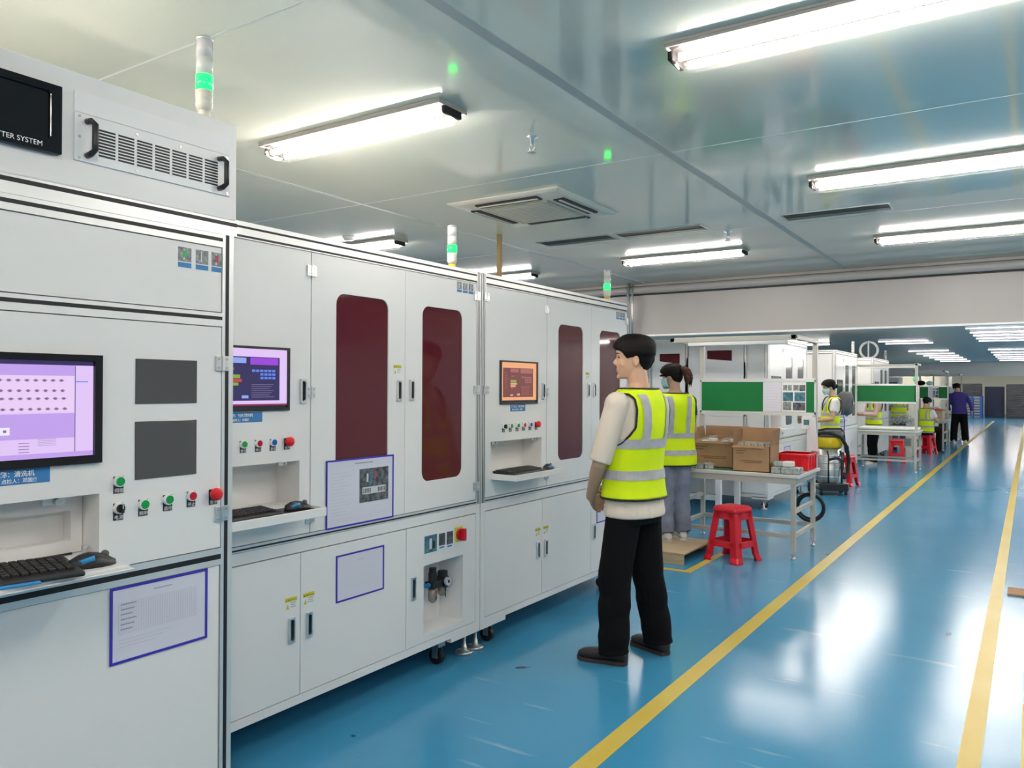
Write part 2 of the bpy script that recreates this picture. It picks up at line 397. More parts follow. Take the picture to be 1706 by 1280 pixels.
# ------------------------------------------------------------------ ceiling lamps
def make_lamp():
    r = thing('ceiling_light', 'twin tube ceiling light', 'ceiling light')
    L = 1.17
    MB().box((0, -0.10, -0.012), (L, 0.10, 0), RIMM).box((0, -0.10, -0.024), (L, -0.09, -0.012), RIMM).box((0, 0.09, -0.024), (L, 0.10, -0.012), RIMM).box((0, -0.09, -0.024), (0.01, 0.09, -0.012), RIMM).box((L-0.01, -0.09, -0.024), (L, 0.09, -0.012), RIMM).box((0.01, -0.09, -0.018), (L-0.01, 0.09, -0.012), HOUSING).box((0.0, -0.06, -0.055), (0.02, 0.06, -0.022), HOUSING).box((L-0.02, -0.06, -0.055), (L, 0.06, -0.022), HOUSING).build('housing', r, bevel=0.004)
    for s in (-1, 1):
        MB().cyl((0.04, s*0.043, -0.046), (L-0.04, s*0.043, -0.046), 0.0135, TUBE, n=10).build('tube', r)
    c = MB(); R = []
    for x in (0.02, 0.045, L-0.045, L-0.02):
        g = 0.0 if 0.03 < x < L-0.03 else 0.022
        R.append([(x, y*(1-g*3), -0.022 - d*(1-g*6)) for y, d in ((-0.078, 0), (-0.078, 0.028), (-0.06, 0.052), (-0.02, 0.058), (0.02, 0.058), (0.06, 0.052), (0.078, 0.028), (0.078, 0))])
    c.rings(R, COVER, caps=True, smooth=False).build('cover', r)
    return r
lamp0 = make_lamp(); _first = True
def make_batten():
    r = thing('ceiling_light', 'single tube ceiling light', 'ceiling light'); L = 1.17
    MB().box((0, -0.03, -0.012), (L, 0.03, 0), RIMM).build('housing', r)
    for x in (0.0, L-0.02): MB().box((x, -0.015, -0.035), (x+0.02, 0.015, -0.012), RIMM).build('lamp_holder', r)
    MB().cyl((0.02, 0, -0.025), (L-0.02, 0, -0.025), 0.0125, TUBEF, n=10).build('tube', r)
    return r
bat0 = make_batten(); _bfirst = True
def batten(x, y, label, group):
    global _bfirst
    o = bat0 if _bfirst else copy_tree(bat0); _bfirst = False
    place(o, (x, y, CEIL), 0, label, group)
def lamp(x, y, label, group):
    global _first
    o = lamp0 if _first else copy_tree(lamp0); _first = False
    place(o, (x, y, CEIL), 0, label, group)
G1 = 'ceiling lights in front of the lintel'; G2 = 'ceiling lights beyond the lintel'
lamp(-3.28, 2.74, 'twin tube ceiling light above the two white machines, whole fixture in view', G1)
lamp(-3.27, 6.95, 'twin tube ceiling light past the dark ceiling vents, just above the man in vest', G1)
lamp(-1.1, 2.75, 'largest twin tube ceiling light, cut by the top edge of the picture', G1)
lamp(-1.09, 4.88, 'twin tube ceiling light second down among three cut by the picture side', G1)
lamp(-1.06, 7.0, 'twin tube ceiling light lowest of three cut by the picture side, beside the lintel', G1)
lamp(-5.57, 5.0, 'ceiling light half hidden behind top rail of the machine with purple screen', G1)
lamp(-5.60, 7.2, 'ceiling light half hidden behind the joint between the two white machines', G1)
for x, y in ((1.08, 0.6), (1.08, 2.75), (1.08, 4.88), (1.08, 7.0), (-1.1, 0.6), (-1.1, -1.5), (-3.28, -1.5), (1.08, -1.5), (-5.57, 2.8), (-3.28, 0.6)):
    lamp(x, y, 'twin tube ceiling light out of the picture around the camera', 'ceiling lights around the camera')
for y in (10.2, 12.3, 14.4, 16.4):
    for x in (-5.5, -3.28, -1.1, 1.08):
        lamp(x, y, 'twin tube ceiling light hidden behind the lintel panel', 'ceiling lights hidden by the lintel')
ORD = ('first', 'second', 'third', 'fourth', 'fifth', 'sixth')
for i, y in enumerate((18.1, 19.4, 20.5, 21.7, 22.9)):
    batten(-1.1, y, 'far bright ceiling tube light directly under the lintel edge, %s row from the camera' % ORD[i], G2)
for i, y in enumerate((28.0, 30.2, 32.2, 34.2, 36.3, 38.6)):
    batten(-1.1, y, 'very far ceiling tube light over the walkway, %s row counted away from camera' % ORD[i], G2)
    batten(-3.28, y, 'very far ceiling tube light over the person in violet jacket, %s row counted away' % ORD[i], G2)
batten(-3.27, 22.0, 'far ceiling tube light above the hose ring, second of two close rows', G2)
batten(-3.27, 23.2, 'far ceiling tube light above the hose ring, higher of two close rows', G2)

lamp(-5.62, 22.2, 'far ceiling tube light above the head of the masked woman', G2)
for i in range(9):
    for x in (1.08, 3.25): lamp(x, 18.5 + 2.55*i, 'added ceiling light beyond the lintel outside the picture', 'added far lights out of picture')  # unseen lamps added to light the hall past the lintel
for x in (-5.5, -3.28, -1.1, 1.08):
    for y in (42.3, 44.0, 47.5, 51.5): lamp(x, y, 'added ceiling light hidden behind the far divider panel', 'added lights behind far divider')  # unseen lamps added to brighten the far end of the hall

# ------------------------------------------------------------------ air conditioner, vents, sprinklers
ac = thing('air_conditioner', 'square white ceiling cassette air conditioner beside the dark slot vents', 'air conditioner', (-2.86, 4.63, CEIL))
a = MB(); h = 0.43
a.box((-h, -h, -0.012), (h, h, 0), ACUNIT)
a.rings([[(sx*q, sy*q, z) for sx, sy in ((-1, -1), (1, -1), (1, 1), (-1, 1))] for q, z in ((h, -0.012), (0.40, -0.022), (0.27, -0.030))], ACUNIT, smooth=False)
a.build('panel', ac, local=True, bevel=0.006)
g = MB().box((-0.25, -0.25, -0.042), (0.25, 0.25, -0.03), ACGRILL)
for i in range(13): g.box((-0.22, -0.22 + i*0.036, -0.0435), (0.22, -0.205 + i*0.036, -0.042), ACUNIT)
g.build('intake_grille', ac, local=True, bevel=0.004)
for q in range(4):
    rot = Matrix.Rotation(q*pi/2, 3, 'Z')
    f = MB().box((-0.24, -0.365, -0.0345), (0.24, -0.29, -0.022), BLACK).box((-0.23, -0.34, -0.040), (0.23, -0.326, -0.034), ACUNIT)
    f.xf(lambda p: rot @ p); f.build('louver_flap', ac, local=True)
def vent(x0, x1, y, label):
    v = thing('ceiling_vent', label, 'vent', ((x0+x1)/2, y, CEIL), 0, 'dark slot vents in the ceiling'); hw = (x1-x0)/2
    MB().box((-hw, -0.105, -0.004), (hw, 0.105, -0.0005), DARKV).build('opening_shade', v, local=True)  # flat dark plate stands in for the shade inside the slot
    f = MB()
    for s in (-1, 1): f.box((-hw-0.01, s*0.105-0.005, -0.006), (hw+0.01, s*0.105+0.005, 0), SEAM).box((s*hw-0.006, -0.105, -0.006), (s*hw+0.006, 0.105, 0), SEAM)
    f.build('rim', v, local=True)
    MB().box((-hw+0.01, 0.03, -0.006), (hw-0.01, 0.095, -0.004), mat('vent blade', (0.16, 0.17, 0.14), 0.5)).build('blade', v, local=True)
vent(-3.52, -2.86, 5.85, 'dark slot vent nearer to the air conditioner, over the machine tower light')
vent(-2.80, -2.09, 5.86, 'dark slot vent in the middle, above the lit tube over the man')
vent(-1.49, -0.79, 5.86, 'dark slot vent alone across the long ceiling joint')
def sprinkler(x, y, label):
    s = thing('sprinkler', label, 'sprinkler', (x, y, CEIL), 0, 'ceiling sprinklers')
    MB().lathe([(0.03, 0), (0.03, -0.006), (0.012, -0.01), (0.010, -0.045)], (0, 0, 0), CHROME).build('stem', s, local=True)
    MB().tube([(-0.012, 0, -0.045), (-0.014, 0, -0.06), (0, 0, -0.075)], 0.003, CHROME).tube([(0.012, 0, -0.045), (0.014, 0, -0.06), (0, 0, -0.075)], 0.003, CHROME).lathe([(0.022, -0.075), (0.022, -0.079)], (0, 0, 0), CHROME).build('deflector', s, local=True)
sprinkler(-2.06, 3.31, 'chrome ceiling sprinkler head between the lit fixture and the air conditioner')
sprinkler(-1.99, 6.12, 'small ceiling sprinkler head beside the middle slot vent')
solo(MB().lathe([(0.05, 0), (0.05, -0.012), (0.04, -0.028), (0.0, -0.032)], (-4.72, 4.72, CEIL), WHITE2), 'smoke_detector', 'small white round smoke detector on the ceiling over the half hidden lamp', 'smoke detector')
solo(MB().box((-3.62, 5.28, 2.15), (-3.59, 5.32, CEIL), TANWOOD), 'ceiling_pole', 'thin tan pole rising from behind the machines to the ceiling', 'pole', bevel=0.003)
solo(MB().tube([(-3.98, 8.58, 2.74), (-3.985, 8.57, 2.62), (-3.95, 8.5, 2.5), (-3.97, 8.55, 2.3), (-3.97, 8.56, 2.12)], 0.02, STEEL).tube([(-3.93, 8.58, 2.74), (-3.93, 8.57, 2.62), (-3.9, 8.5, 2.5), (-3.92, 8.55, 2.3), (-3.92, 8.56, 2.12)], 0.012, STEEL), 'cable_conduit', 'grey cable conduit hanging at the lintel beside the machine corner', 'conduit')
# ------------------------------------------------------------------ machine details
def chrome_handle(x, y, z, parent, name='handle', h=0.104, wd=0.034):
    b = MB()
    b.holed(y-wd/2, y+wd/2, z-h/2, z+h/2, (y-wd/2+0.007, y+wd/2-0.007, z-h/2+0.010, z+h/2-0.010, 0.008), x, x+0.010, CHROME)
    b.box((x, y-wd/2+0.006, z-h/2+0.008), (x+0.002, y+wd/2-0.006, z+h/2-0.008), GLOSSBLK)
    b.box((x+0.002, y-wd/2+0.007, z-h/2+0.012), (x+0.0075, y-wd/2+0.011, z+h/2-0.012), CHROME)
    return b.build(name, parent, bevel=0.002)
def hinge(x, y, z, parent):
    b = MB()
    for s in (-1, 1): b.box((x, y + s*0.013 - 0.012, z-0.024), (x+0.006, y + s*0.013 + 0.012, z+0.024), CHROME)
    b.cyl((x+0.006, y, z-0.024), (x+0.006, y, z+0.024), 0.005, CHROME, n=8)
    for s in (-1, 1):
        for t in (-1, 1): b.cyl((x+0.006, y+s*0.015, z+t*0.014), (x+0.008, y+s*0.015, z+t*0.014), 0.004, STEEL, n=8)
    return b.build('hinge', parent, bevel=0.001)
def push_button(x, y, z, kind, parent, glyph=''):
    col = {'green': BTN_G, 'red': BTN_R, 'blue': BTN_B, 'black': BLACKP, 'stop': ESTOP}[kind]
    b = MB()
    b.box((x, y-0.0145, z-0.034), (x+0.002, y+0.0145, z+0.014), BLACKP)
    if glyph: b.text(glyph, 0.0135, (x+0.0024, y-0.0125, z-0.031), TXTW)
    b.cyl((x, y, z), (x+0.012, y, z), 0.0165 if kind != 'stop' else 0.012, WHITE2 if kind != 'stop' else ESTOP, r1=0.0155 if kind != 'stop' else 0.012, n=20)
    p = b.build('push_button' if kind not in ('stop', 'black') else ('emergency_stop' if kind == 'stop' else 'selector_switch'), parent)
    c = MB()
    if kind == 'stop': c.rings([[(x+d, y+r*cos(2*pi*k/20), z+r*sin(2*pi*k/20)) for k in range(20)] for d, r in ((0.012, 0.0185), (0.020, 0.0205), (0.027, 0.019), (0.030, 0.013))], col)
    elif kind == 'black':
        c.cyl((x+0.011, y, z), (x+0.017, y, z), 0.012, col, n=18); c.box((x+0.016, y-0.003, z-0.012), (x+0.026, y+0.004, z+0.012), col)
        c.box((x+0.0262, y-0.001, z), (x+0.0268, y+0.001, z+0.011), TXTW)
    else: c.cyl((x+0.011, y, z), (x+0.0135, y, z), 0.0125, col, n=20)
    lab = {'green': 'green button cap', 'red': 'red button cap', 'blue': 'blue button cap', 'stop': 'red mushroom cap', 'black': 'black rotary knob'}[kind]
    c.build('button_cap', p, label=lab)
def signal_tower(x, y, z, parent, h=0.23, bot=TOWERB, lit=True):
    b = MB(); k = h / 0.23
    b.lathe([(0.020, 0), (0.018, 0.022*k)], (x, y, z), bot)
    b.lathe([(0.021, 0.022*k), (0.026, 0.035*k), (0.026, 0.045*k), (0.024, 0.046*k), (0.026, 0.05*k), (0.0265, 0.078*k)], (x, y, z), TOWERB)
    t = b.build('signal_tower', parent)
    MB().lathe([(0.0255, 0.078*k), (0.0258, 0.122*k)], (x, y, z), GLENS if lit else CLENS).build('lit_lens', t, label='glowing green lens' if lit else 'unlit clear lens')
    for i in range(2):
        z0 = (0.123 + 0.049*i)*k
        MB().lathe([(0.0255, z0), (0.0255, z0+0.048*k)], (x, y, z), CLENS).cyl((x, y, z+z0), (x, y, z+z0+0.046*k), 0.010, PHW, n=10).build('clear_lens', t)
    MB().lathe([(0.026, 0.221*k), (0.026, 0.227*k), (0.018, 0.231*k)], (x, y, z), CHROME).build('cap', t)
    return t
def foot(x, y, ztop, parent):
    MB().lathe([(0.048, 0), (0.050, 0.008), (0.044, 0.016), (0.016, 0.022), (0.013, 0.05), (0.010, 0.052), (0.010, ztop)], (x, y, 0), STEEL).build('leveling_foot', parent)
def caster(x, y, ztop, parent):
    b = MB().cyl((x, y-0.014, 0.042), (x, y+0.014, 0.042), 0.042, BLACK, n=18)
    for s in (-1, 1): b.box((x-0.018, y+s*0.02-0.0015, 0.035), (x+0.02, y+s*0.02+0.0015, 0.10), STEEL)
    b.box((x-0.035, y-0.03, 0.098), (x+0.035, y+0.03, ztop), STEEL).build('caster_wheel', parent)
def warning_sticker(x, y, z, parent, wd=0.055, h=0.050):
    b = MB().rectX(x, y-wd/2, y+wd/2, z-h/2, z+h/2, PAPERW).rectX(x+0.0006, y-wd/2, y+wd/2, z+h*0.18, z+h/2, YELLOW)
    b.text('▲ 警告 Warning', h*0.15, (x+0.0016, y-wd*0.46, z+h*0.25), BLACK)
    b.prismX([(y-wd*0.42, z-h*0.36), (y-wd*0.16, z-h*0.36), (y-wd*0.29, z+h*0.04)], x+0.0008, x+0.0014, YELLOW)
    for i, (s0, e0) in enumerate(((-0.05, 0.42), (-0.05, 0.36), (-0.05, 0.40))): b.rectX(x+0.0008, y+wd*s0, y+wd*e0, z+h*(0.06-0.16*i), z+h*(0.11-0.16*i), PRINT)
    return b.build('warning_sticker', parent)
def photo_sticker(x, y0, y1, z0, z1, parent, hue=None):
    b = MB().rectX(x, y0, y1, z0, z1, PAPERW)
    zb = z0 + (z1-z0)*0.24; w_ = y1-y0
    b.rectX(x+0.0006, y0, y1, zb+0.003, z1, PHOTO1).rectX(x+0.0006, y0, y1, z0, zb, LBLUE)
    b.rectX(x+0.001, y0+w_*0.38, y0+w_*0.48, zb+0.008, z1-0.004, PHW)
    if hue: b.rectX(x+0.0014, y0+w_*0.36, y0+w_*0.66, zb+(z1-zb)*0.35, zb+(z1-zb)*0.8, hue)
    return b.build('photo_sticker', parent)
def name_plate(x, y0, y1, z0, z1, rows, parent):
    b = MB().rectX(x, y0, y1, z0, z1, LBLUE)
    for (txt, size, ya, za) in rows: b.text(txt, size, (x+0.0013, ya, za), TXTW, bold=0.0003)
    return b.build('name_plate', parent, label='blue name plate with white writing')

def upper_door(x, y0, y1, z0, z1, win, parent, glass=MAROON):
    if win:
        d = MB().holed(y0, y1, z0, z1, (*win, 0.05), x-0.018, x, WHITE).build('door', parent)
        MB().box((x-0.012, win[0]-0.005, win[2]-0.005), (x-0.006, win[1]+0.005, win[3]+0.005), glass).build('door_window', d)
    else: d = MB().box((x-0.018, y0, z0), (x, y1, z1), WHITE).build('door', parent, bevel=0.0015)
    return d
def screen_mb(x, y0, y1, z0, z1, spec):
    b = MB()
    for i, (u0, u1, v0, v1, M) in enumerate(spec):
        b.rectX(x + 0.00015*i, y0+(y1-y0)*u0, y0+(y1-y0)*u1, z0+(z1-z0)*v0, z0+(z1-z0)*v1, M, 0.0001)
    return b
SC_VIO = emis('screen violet', (0.55, 0.36, 0.86), 0.95); SC_LAV = emis('screen lavender', (0.78, 0.58, 0.96), 0.95); SC_PINK = emis('screen pink white', (0.84, 0.62, 0.93), 0.97)
SC_DK = emis('screen dark blue', (0.03, 0.02, 0.11), 0.9); SC_BLUE = emis('screen blue', (0.12, 0.25, 0.9), 0.9); SC_PUR = emis('screen purple', (0.35, 0.06, 0.75), 0.9)
SC_LB = emis('screen pale blue', (0.30, 0.42, 0.95), 0.9); SC_GRY = emis('screen grey mark', (0.22, 0.17, 0.33), 0.9); SC_W = emis('screen white', (0.85, 0.8, 1.0), 1.0)
SC_OR = emis('screen orange', (0.90, 0.42, 0.20), 0.95); SC_BR = emis('screen brown', (0.20, 0.055, 0.05), 0.9); SC_BR2 = emis('screen rose', (0.42, 0.14, 0.13), 0.9)
SC_GRN = emis('screen green', (0.25, 0.42, 0.05), 0.9); SC_PEA = emis('screen peach', (0.75, 0.40, 0.28), 0.9); SC_MG = emis('screen magenta', (0.35, 0.02, 0.16), 0.9)
SC_RED = emis('screen red', (0.6, 0.06, 0.04), 0.9); SC_BLK = emis('screen black', (0.008, 0.008, 0.01), 0.9)
def ui(base, bar, panel, hdr, hdr2, key, line, tab):
    s = [(0, 1, 0, 1, base), (0, 1, 0, 0.05, SC_BLK), (0, 1, 0.05, 0.075, bar), (0.05, 0.90, 0.13, 0.86, panel), (0.25, 0.48, 0.75, 0.84, hdr), (0.53, 0.88, 0.73, 0.85, hdr2)]
    for r in range(3):
        for c in range(6):
            if r > 0 and c < 2: continue
            s.append((0.55+0.05*c, 0.59+0.05*c, 0.61-0.06*r, 0.65-0.06*r, key))
    for r in range(7): s.append((0.54, 0.82-0.03*(r % 3), 0.395-0.035*r, 0.405-0.035*r, line))
    s += [(0.24, 0.40, 0.50, 0.56, SC_GRN), (0.24, 0.42, 0.44, 0.49, SC_RED if panel is SC_DK else SC_PEA), (0.24, 0.38, 0.38, 0.43, SC_GRN if panel is SC_DK else SC_PEA), (0.24, 0.30, 0.33, 0.37, SC_RED), (0.23, 0.31, 0.16, 0.20, tab), (0.42, 0.50, 0.17, 0.22, tab), (0.25, 0.33, 0.64, 0.67, line)]
    for r in range(7): s.append((0.07, 0.14, 0.72-0.06*r, 0.735-0.06*r, line))
    return s
UI_VIOLET = ui(SC_LAV, SC_MG, SC_DK, SC_LB, SC_PUR, SC_BLUE, SC_GRY, SC_LB)
UI_ORANGE = ui(SC_OR, SC_OR, SC_BR, SC_BR2, SC_BR2, SC_BR2, SC_BR2, SC_PEA)

def tray(x, y0, y1, z, parent):
    """shallow white keyboard tray sticking out of the recess"""
    b = MB().box((x-0.11, y0, z-0.012), (x+0.165, y1, z), WHITE)
    b.prismX([(y0, z-0.012), (y1, z-0.012), (y1, z-0.024), (y0, z-0.024)], x+0.150, x+0.168, WHITE)
    for s, yy in ((0, y0), (1, y1)): b.box((x-0.11, yy-0.004, z-0.022), (x+0.168, yy+0.004, z+0.012), WHITE)
    b.box((x+0.162, y0, z-0.024), (x+0.170, y1, z+0.012), WHITE)
    o = b.build('keyboard_tray', parent, bevel=0.002)
    c = MB().tube([(x+0.02, y1-0.10, z-0.012), (x+0.04, y1-0.085, z-0.045), (x+0.03, y1-0.055, z-0.05), (x+0.01, y1-0.04, z-0.014)], 0.003, WHITE2)
    c.build('cable_loop', o)
def control_panel(x, y0, y1, z0, z1, rec, parent):
    ry0, ry1, rz0, rz1, dp = rec
    b = MB()
    b.box((x-0.018, y0, rz1), (x, y1, z1), WHITE).box((x-0.018, y0, z0), (x, y1, rz0), WHITE).box((x-0.018, y0, rz0), (x, ry0, rz1), WHITE).box((x-0.018, ry1, rz0), (x, y1, rz1), WHITE)
    b.box((x-dp, ry0-0.01, rz0-0.01), (x-dp+0.008, ry1+0.01, rz1+0.01), WHITE)
    b.box((x-dp+0.008, ry0-0.008, rz0), (x-0.018, ry0, rz1), WHITE).box((x-dp+0.008, ry1, rz0), (x-0.018, ry1+0.008, rz1), WHITE)
    b.box((x-dp+0.008, ry0, rz1), (x-0.018, ry1, rz1+0.008), WHITE).box((x-dp+0.008, ry0, rz0-0.008), (x-0.018, ry1, rz0), WHITE)
    return b.build('control_panel', parent)

def machine(name, label, X, y0, yp, ym, y1, depth, screen, base, glass=MAROON, fine=True, tower=None, group=None, niche=None, rows=None):
    r = thing(name, label, 'machine', (X, (y0+y1)/2, 0), 0, group)
    ZC, ZT = 0.845, 2.15
    # carcass and plinth
    MB().box((X-depth, y0, ZC), (X-0.16, y1, ZT-0.01), WHITE).box((X-0.16, y0, ZC), (X-0.03, y0+0.01, ZT-0.01), WHITE).box((X-0.16, y1-0.01, ZC), (X-0.03, y1, ZT-0.01), WHITE).build('carcass', r)
    b = MB().box((X-depth, y0, 0.15), (X-0.20, y1, ZC), WHITE).box((X-0.2, y0, 0.13), (X-0.02, y0+0.01, ZC), WHITE).box((X-0.2, y1-0.01, 0.13), (X-0.02, y1, ZC), WHITE)
    b.box((X-0.03, y0+0.002, 0.795), (X, y1-0.002, ZC-0.002), WHITE).box((X-0.03, y0+0.002, 0.150), (X, y1-0.002, 0.187), WHITE)
    b.box((X-0.03, y0+0.002, 0.126), (X, y0+0.26, 0.15), WHITE).box((X-0.03, y1-0.26, 0.126), (X, y1-0.002, 0.15), WHITE)
    b.box((X-0.03, y0+0.002, 0.187), (X, base[0][0]-0.003, 0.795), WHITE).box((X-0.03, base[-1][0]-0.001, 0.187), (X, y1-0.002, 0.795), WHITE)
    b.box((X-0.2, y0, 0.15), (X-0.03, y1, 0.16), WHITE).build('base_cabinet', r)
    # aluminium frame with black slots
    for ya in (y0+0.002, y1-0.042):
        b = MB().box((X-0.045, ya, ZC), (X+0.002, ya+0.040, ZT), ALU)
        for f in (0.0115, 0.0265): b.box((X+0.002, ya+f-0.003, ZC), (X+0.0026, ya+f+0.003, ZT), BLACK)
        b.build('frame_post', r)
    b = MB().box((X-0.045, y0+0.042, 2.083), (X+0.002, y1-0.042, ZT), ALU)
    for z in (2.128, 2.092): b.box((X+0.002, y0+0.042, z-0.0045), (X+0.0026, y1-0.042, z+0.0045), BLACK)
    b.build('top_rail', r)
    MB().box((X-0.045, y0+0.042, ZC), (X+0.002, y1-0.042, 0.868), ALU).box((X+0.002, y0+0.042, 0.8505), (X+0.0026, y1-0.042, 0.8575), BLACK).build('counter_rail', r)
    # control panel
    ya, yb = y0+0.045, yp-0.003
    zr0, zr1 = 1.0, 1.185
    cp = control_panel(X, ya, yb, 0.871, 2.080, (y0+0.098, yp-0.060, zr0, zr1, 0.15), r)
    sy0, sy1 = yp-0.540, yp-0.122
    mon = MB().holed(sy0, sy1, 1.400, 1.660, (sy0+0.012, sy1-0.012, 1.412, 1.650, 0.002), X, X+0.010, BLACKP).box((X, sy0, 1.40), (X+0.003, sy1, 1.66), BLACKP).build('monitor', r)
    if screen: screen_mb(X+0.0032, sy0+0.011, sy1-0.011, 1.411, 1.651, screen).build('screen', mon)
    if fine:
        for i, kd in enumerate(('black', 'green', 'green', 'red', 'blue', 'stop')):
            push_button(X, sy0+0.043 + i*0.0735, 1.270, kd, r, ('电源', '启动', '复位', '停止', '复位', '急停')[i])
        if rows: name_plate(X, sy0+0.115, sy1-0.135, 1.356, 1.397, rows, r)
        for y in (y0+0.15, yp-0.14):
            MB().box((X-0.03, y-0.02, zr1-0.016), (X-0.012, y+0.02, zr1-0.001), ALU).cyl((X-0.02, y+0.012, zr1-0.008), (X-0.004, y+0.012, zr1-0.008), 0.006, STEEL, n=8).build('latch', r)
    tray(X, y0+0.105, yp-0.066, 0.990, r)
    chrome_handle(X, yp-0.045, 1.480, r)
    for z in (2.00, 1.475, 0.935): hinge(X, yp, z, r)
    # two doors
    W1 = (yp+0.148, yp+0.148+0.345, 1.02, 1.92)
    W2 = (ym+0.133, ym+0.133+0.342, 1.015, 1.917)
    d1 = upper_door(X, yp+0.003, ym-0.0015, 0.871, 2.080, W1, r, glass)
    d2 = upper_door(X, ym+0.0015, y1-0.045, 0.871, 2.080, W2, r, glass)
    chrome_handle(X, ym-0.046, 1.482, d1); chrome_handle(X, ym+0.050, 1.485, d2)
    for z in (2.012, 1.485, 0.945): hinge(X+0.002, y1-0.045, z, d2)
    if fine:
        hinge(X+0.002, y0+0.045, 2.014, cp); hinge(X+0.002, y0+0.045, 1.485, cp)
        warning_sticker(X, ym-0.057, 1.583, d1)
        for i in range(3): photo_sticker(X, y1-0.225+0.053*i, y1-0.225+0.053*i+0.042, 2.018, 2.074, d2, (PHG, None, PHR)[i] if False else None)
    # base doors
    for i in range(len(base)-1):
        a, c = base[i][0], base[i+1][0] - 0.004
        kind = base[i][1]
        if kind == 'niche':
            n0, n1, z0, z1 = niche
            b = MB().holed(a, c, 0.19, 0.79, (n0, n1, z0, z1, 0.006), X-0.02, X, WHITE)
            b.box((X-0.17, n0-0.01, z0-0.01), (X-0.165, n1+0.01, z1+0.01), WHITE2)
            for yy in (n0-0.006, n1): b.box((X-0.165, yy, z0), (X-0.02, yy+0.006, z1), WHITE2)
            for zz in (z0-0.006, z1): b.box((X-0.165, n0, zz), (X-0.02, n1, zz+0.006), WHITE2)
            d = b.build('service_panel', r); chrome_handle(X, a+0.050, 0.484, d, h=0.115)
            base_niche = d
        else:
            d = MB().box((X-0.02, a, 0.19), (X, c, 0.79), WHITE).build('cabinet_door', r, bevel=0.0012)
            hy = c-0.048 if kind == 'r' else a+0.045
            chrome_handle(X, hy, 0.4745 if fine else 0.5, d, h=0.108)
            if fine and kind in 'rl' and len(base[i]) < 3: warning_sticker(X, hy-0.002, 0.585, d, 0.062, 0.056)
            base_niche = None
    for y in (y0+0.05, y1-0.05):
        foot(X-0.07, y, 0.15, r)
    for y in (y0+0.20, y1-0.27): caster(X-0.09, y, 0.15, r)
    foot(X-depth+0.1, y0+0.1, 0.15, r); foot(X-depth+0.1, y1-0.1, 0.15, r)
    if tower: signal_tower(X-0.035, tower[0], ZT, r, bot=tower[1], lit=tower[2])
    return r, d1, d2

X2 = -2.6
m2, _, _ = machine('inspection_machine', 'white machine with purple screen and burgundy door windows beside the tall grey screen machine', X2, 1.662, 2.378, 2.993, 3.640, 1.5, UI_VIOLET,
    [(1.70, 'r'), (2.330, 'l'), (3.012, 'niche'), (3.600, '')], niche=(3.147, 3.482, 0.225, 0.582), tower=(3.415, TOWERY, True),
    rows=[('设备名称：划片测试机', 0.0145, 2.02-0.09, 1.379), ('顺序版 点检人：邓国俊', 0.0115, 2.02-0.08, 1.362)])
# rotary switch, instruction pictures and air preparation unit in the service panel
b = MB()
for (y0, y1, z0, z1, M) in ((3.150, 3.252, 0.643, 0.732, PHOTO3), (3.268, 3.322, 0.664, 0.728, PHOTO2), (3.336, 3.388, 0.660, 0.728, PHOTO2)):
    b.rectX(X2, y0-0.004, y1+0.004, z0-(0.018 if M is PHOTO2 else 0.004), z1+0.006, PAPERW).rectX(X2+0.0006, y0, y1, z0, z1, M)
    if M is PHOTO2: b.rectX(X2+0.0006, y0+0.005, y1-0.008, z0-0.014, z0-0.006, LBLUE)
b.rectX(X2+0.001, 3.19, 3.21, 0.66, 0.715, PHW).rectX(X2+0.001, 3.215, 3.235, 0.66, 0.70, BLACKP)
b.build('instruction_sticker', m2)
b = MB().holed(3.396, 3.530, 0.645, 0.760, (3.400, 3.526, 0.649, 0.756, 0.004), X2-0.001, X2+0.002, WHITE2).build('switch_surround', m2)
rot = MB().box((X2, 3.404, 0.662), (X2+0.006, 3.470, 0.742), YELLOW).cyl((X2+0.006, 3.442, 0.702), (X2+0.020, 3.442, 0.702), 0.031, BTN_R, n=24).box((X2+0.018, 3.430, 0.670), (X2+0.046, 3.454, 0.734), BTN_R).build('isolator_switch', m2, bevel=0.003, label='red rotary isolator on yellow plate')
SH = lambda q: Vector((q[0], q[1]+0.100, q[2]-0.033))
fx = MB(); XF = X2-0.085
fx.box((XF-0.03, 3.195, 0.455), (XF+0.03, 3.335, 0.490), BLACKP)
fx.cyl((XF, 3.225, 0.49), (XF, 3.225, 0.535), 0.024, BLACKP).cyl((XF, 3.225, 0.535), (XF, 3.225, 0.562), 0.020, BLACKP)
fx.cyl((XF-0.02, 3.305, 0.475), (XF+0.03, 3.305, 0.475), 0.034, BLACKP).cyl((XF, 3.31, 0.49), (XF, 3.31, 0.53), 0.028, BLACKP)
fx.cyl((XF, 3.195, 0.474), (XF, 3.172, 0.474), 0.012, BLUEFIT)
fx.xf(SH); fr = fx.build('air_regulator', m2, bevel=0.003)
MB().cyl((XF+0.03, 3.308, 0.478), (XF+0.045, 3.308, 0.478), 0.023, PHW, n=20).box((XF+0.0455, 3.300, 0.470), (XF+0.046, 3.316, 0.486), BLACKP).xf(SH).build('pressure_gauge', fr, label='white round dial')
for y, zb, M in ((3.225, 0.375, FILTERM), (3.305, 0.395, FILTERM)):
    q = MB().lathe([(0.010, zb), (0.022, zb+0.012), (0.0245, zb+0.03), (0.0245, 0.458)], (XF, y, 0), M)
    for z in (0.435, 0.405): q.box((XF+0.0235, y-0.004, z-0.012), (XF+0.0255, y+0.004, z+0.008), BTN_R if (z > 0.42 and y < 3.25) else BLACKP)
    q.xf(SH).build('filter_bowl', fr)
MB().tube([(XF, 3.172, 0.474), (XF-0.02, 3.16, 0.474), (XF-0.06, 3.15, 0.474)], 0.008, BLUEFIT).xf(SH).build('air_hose', fr)

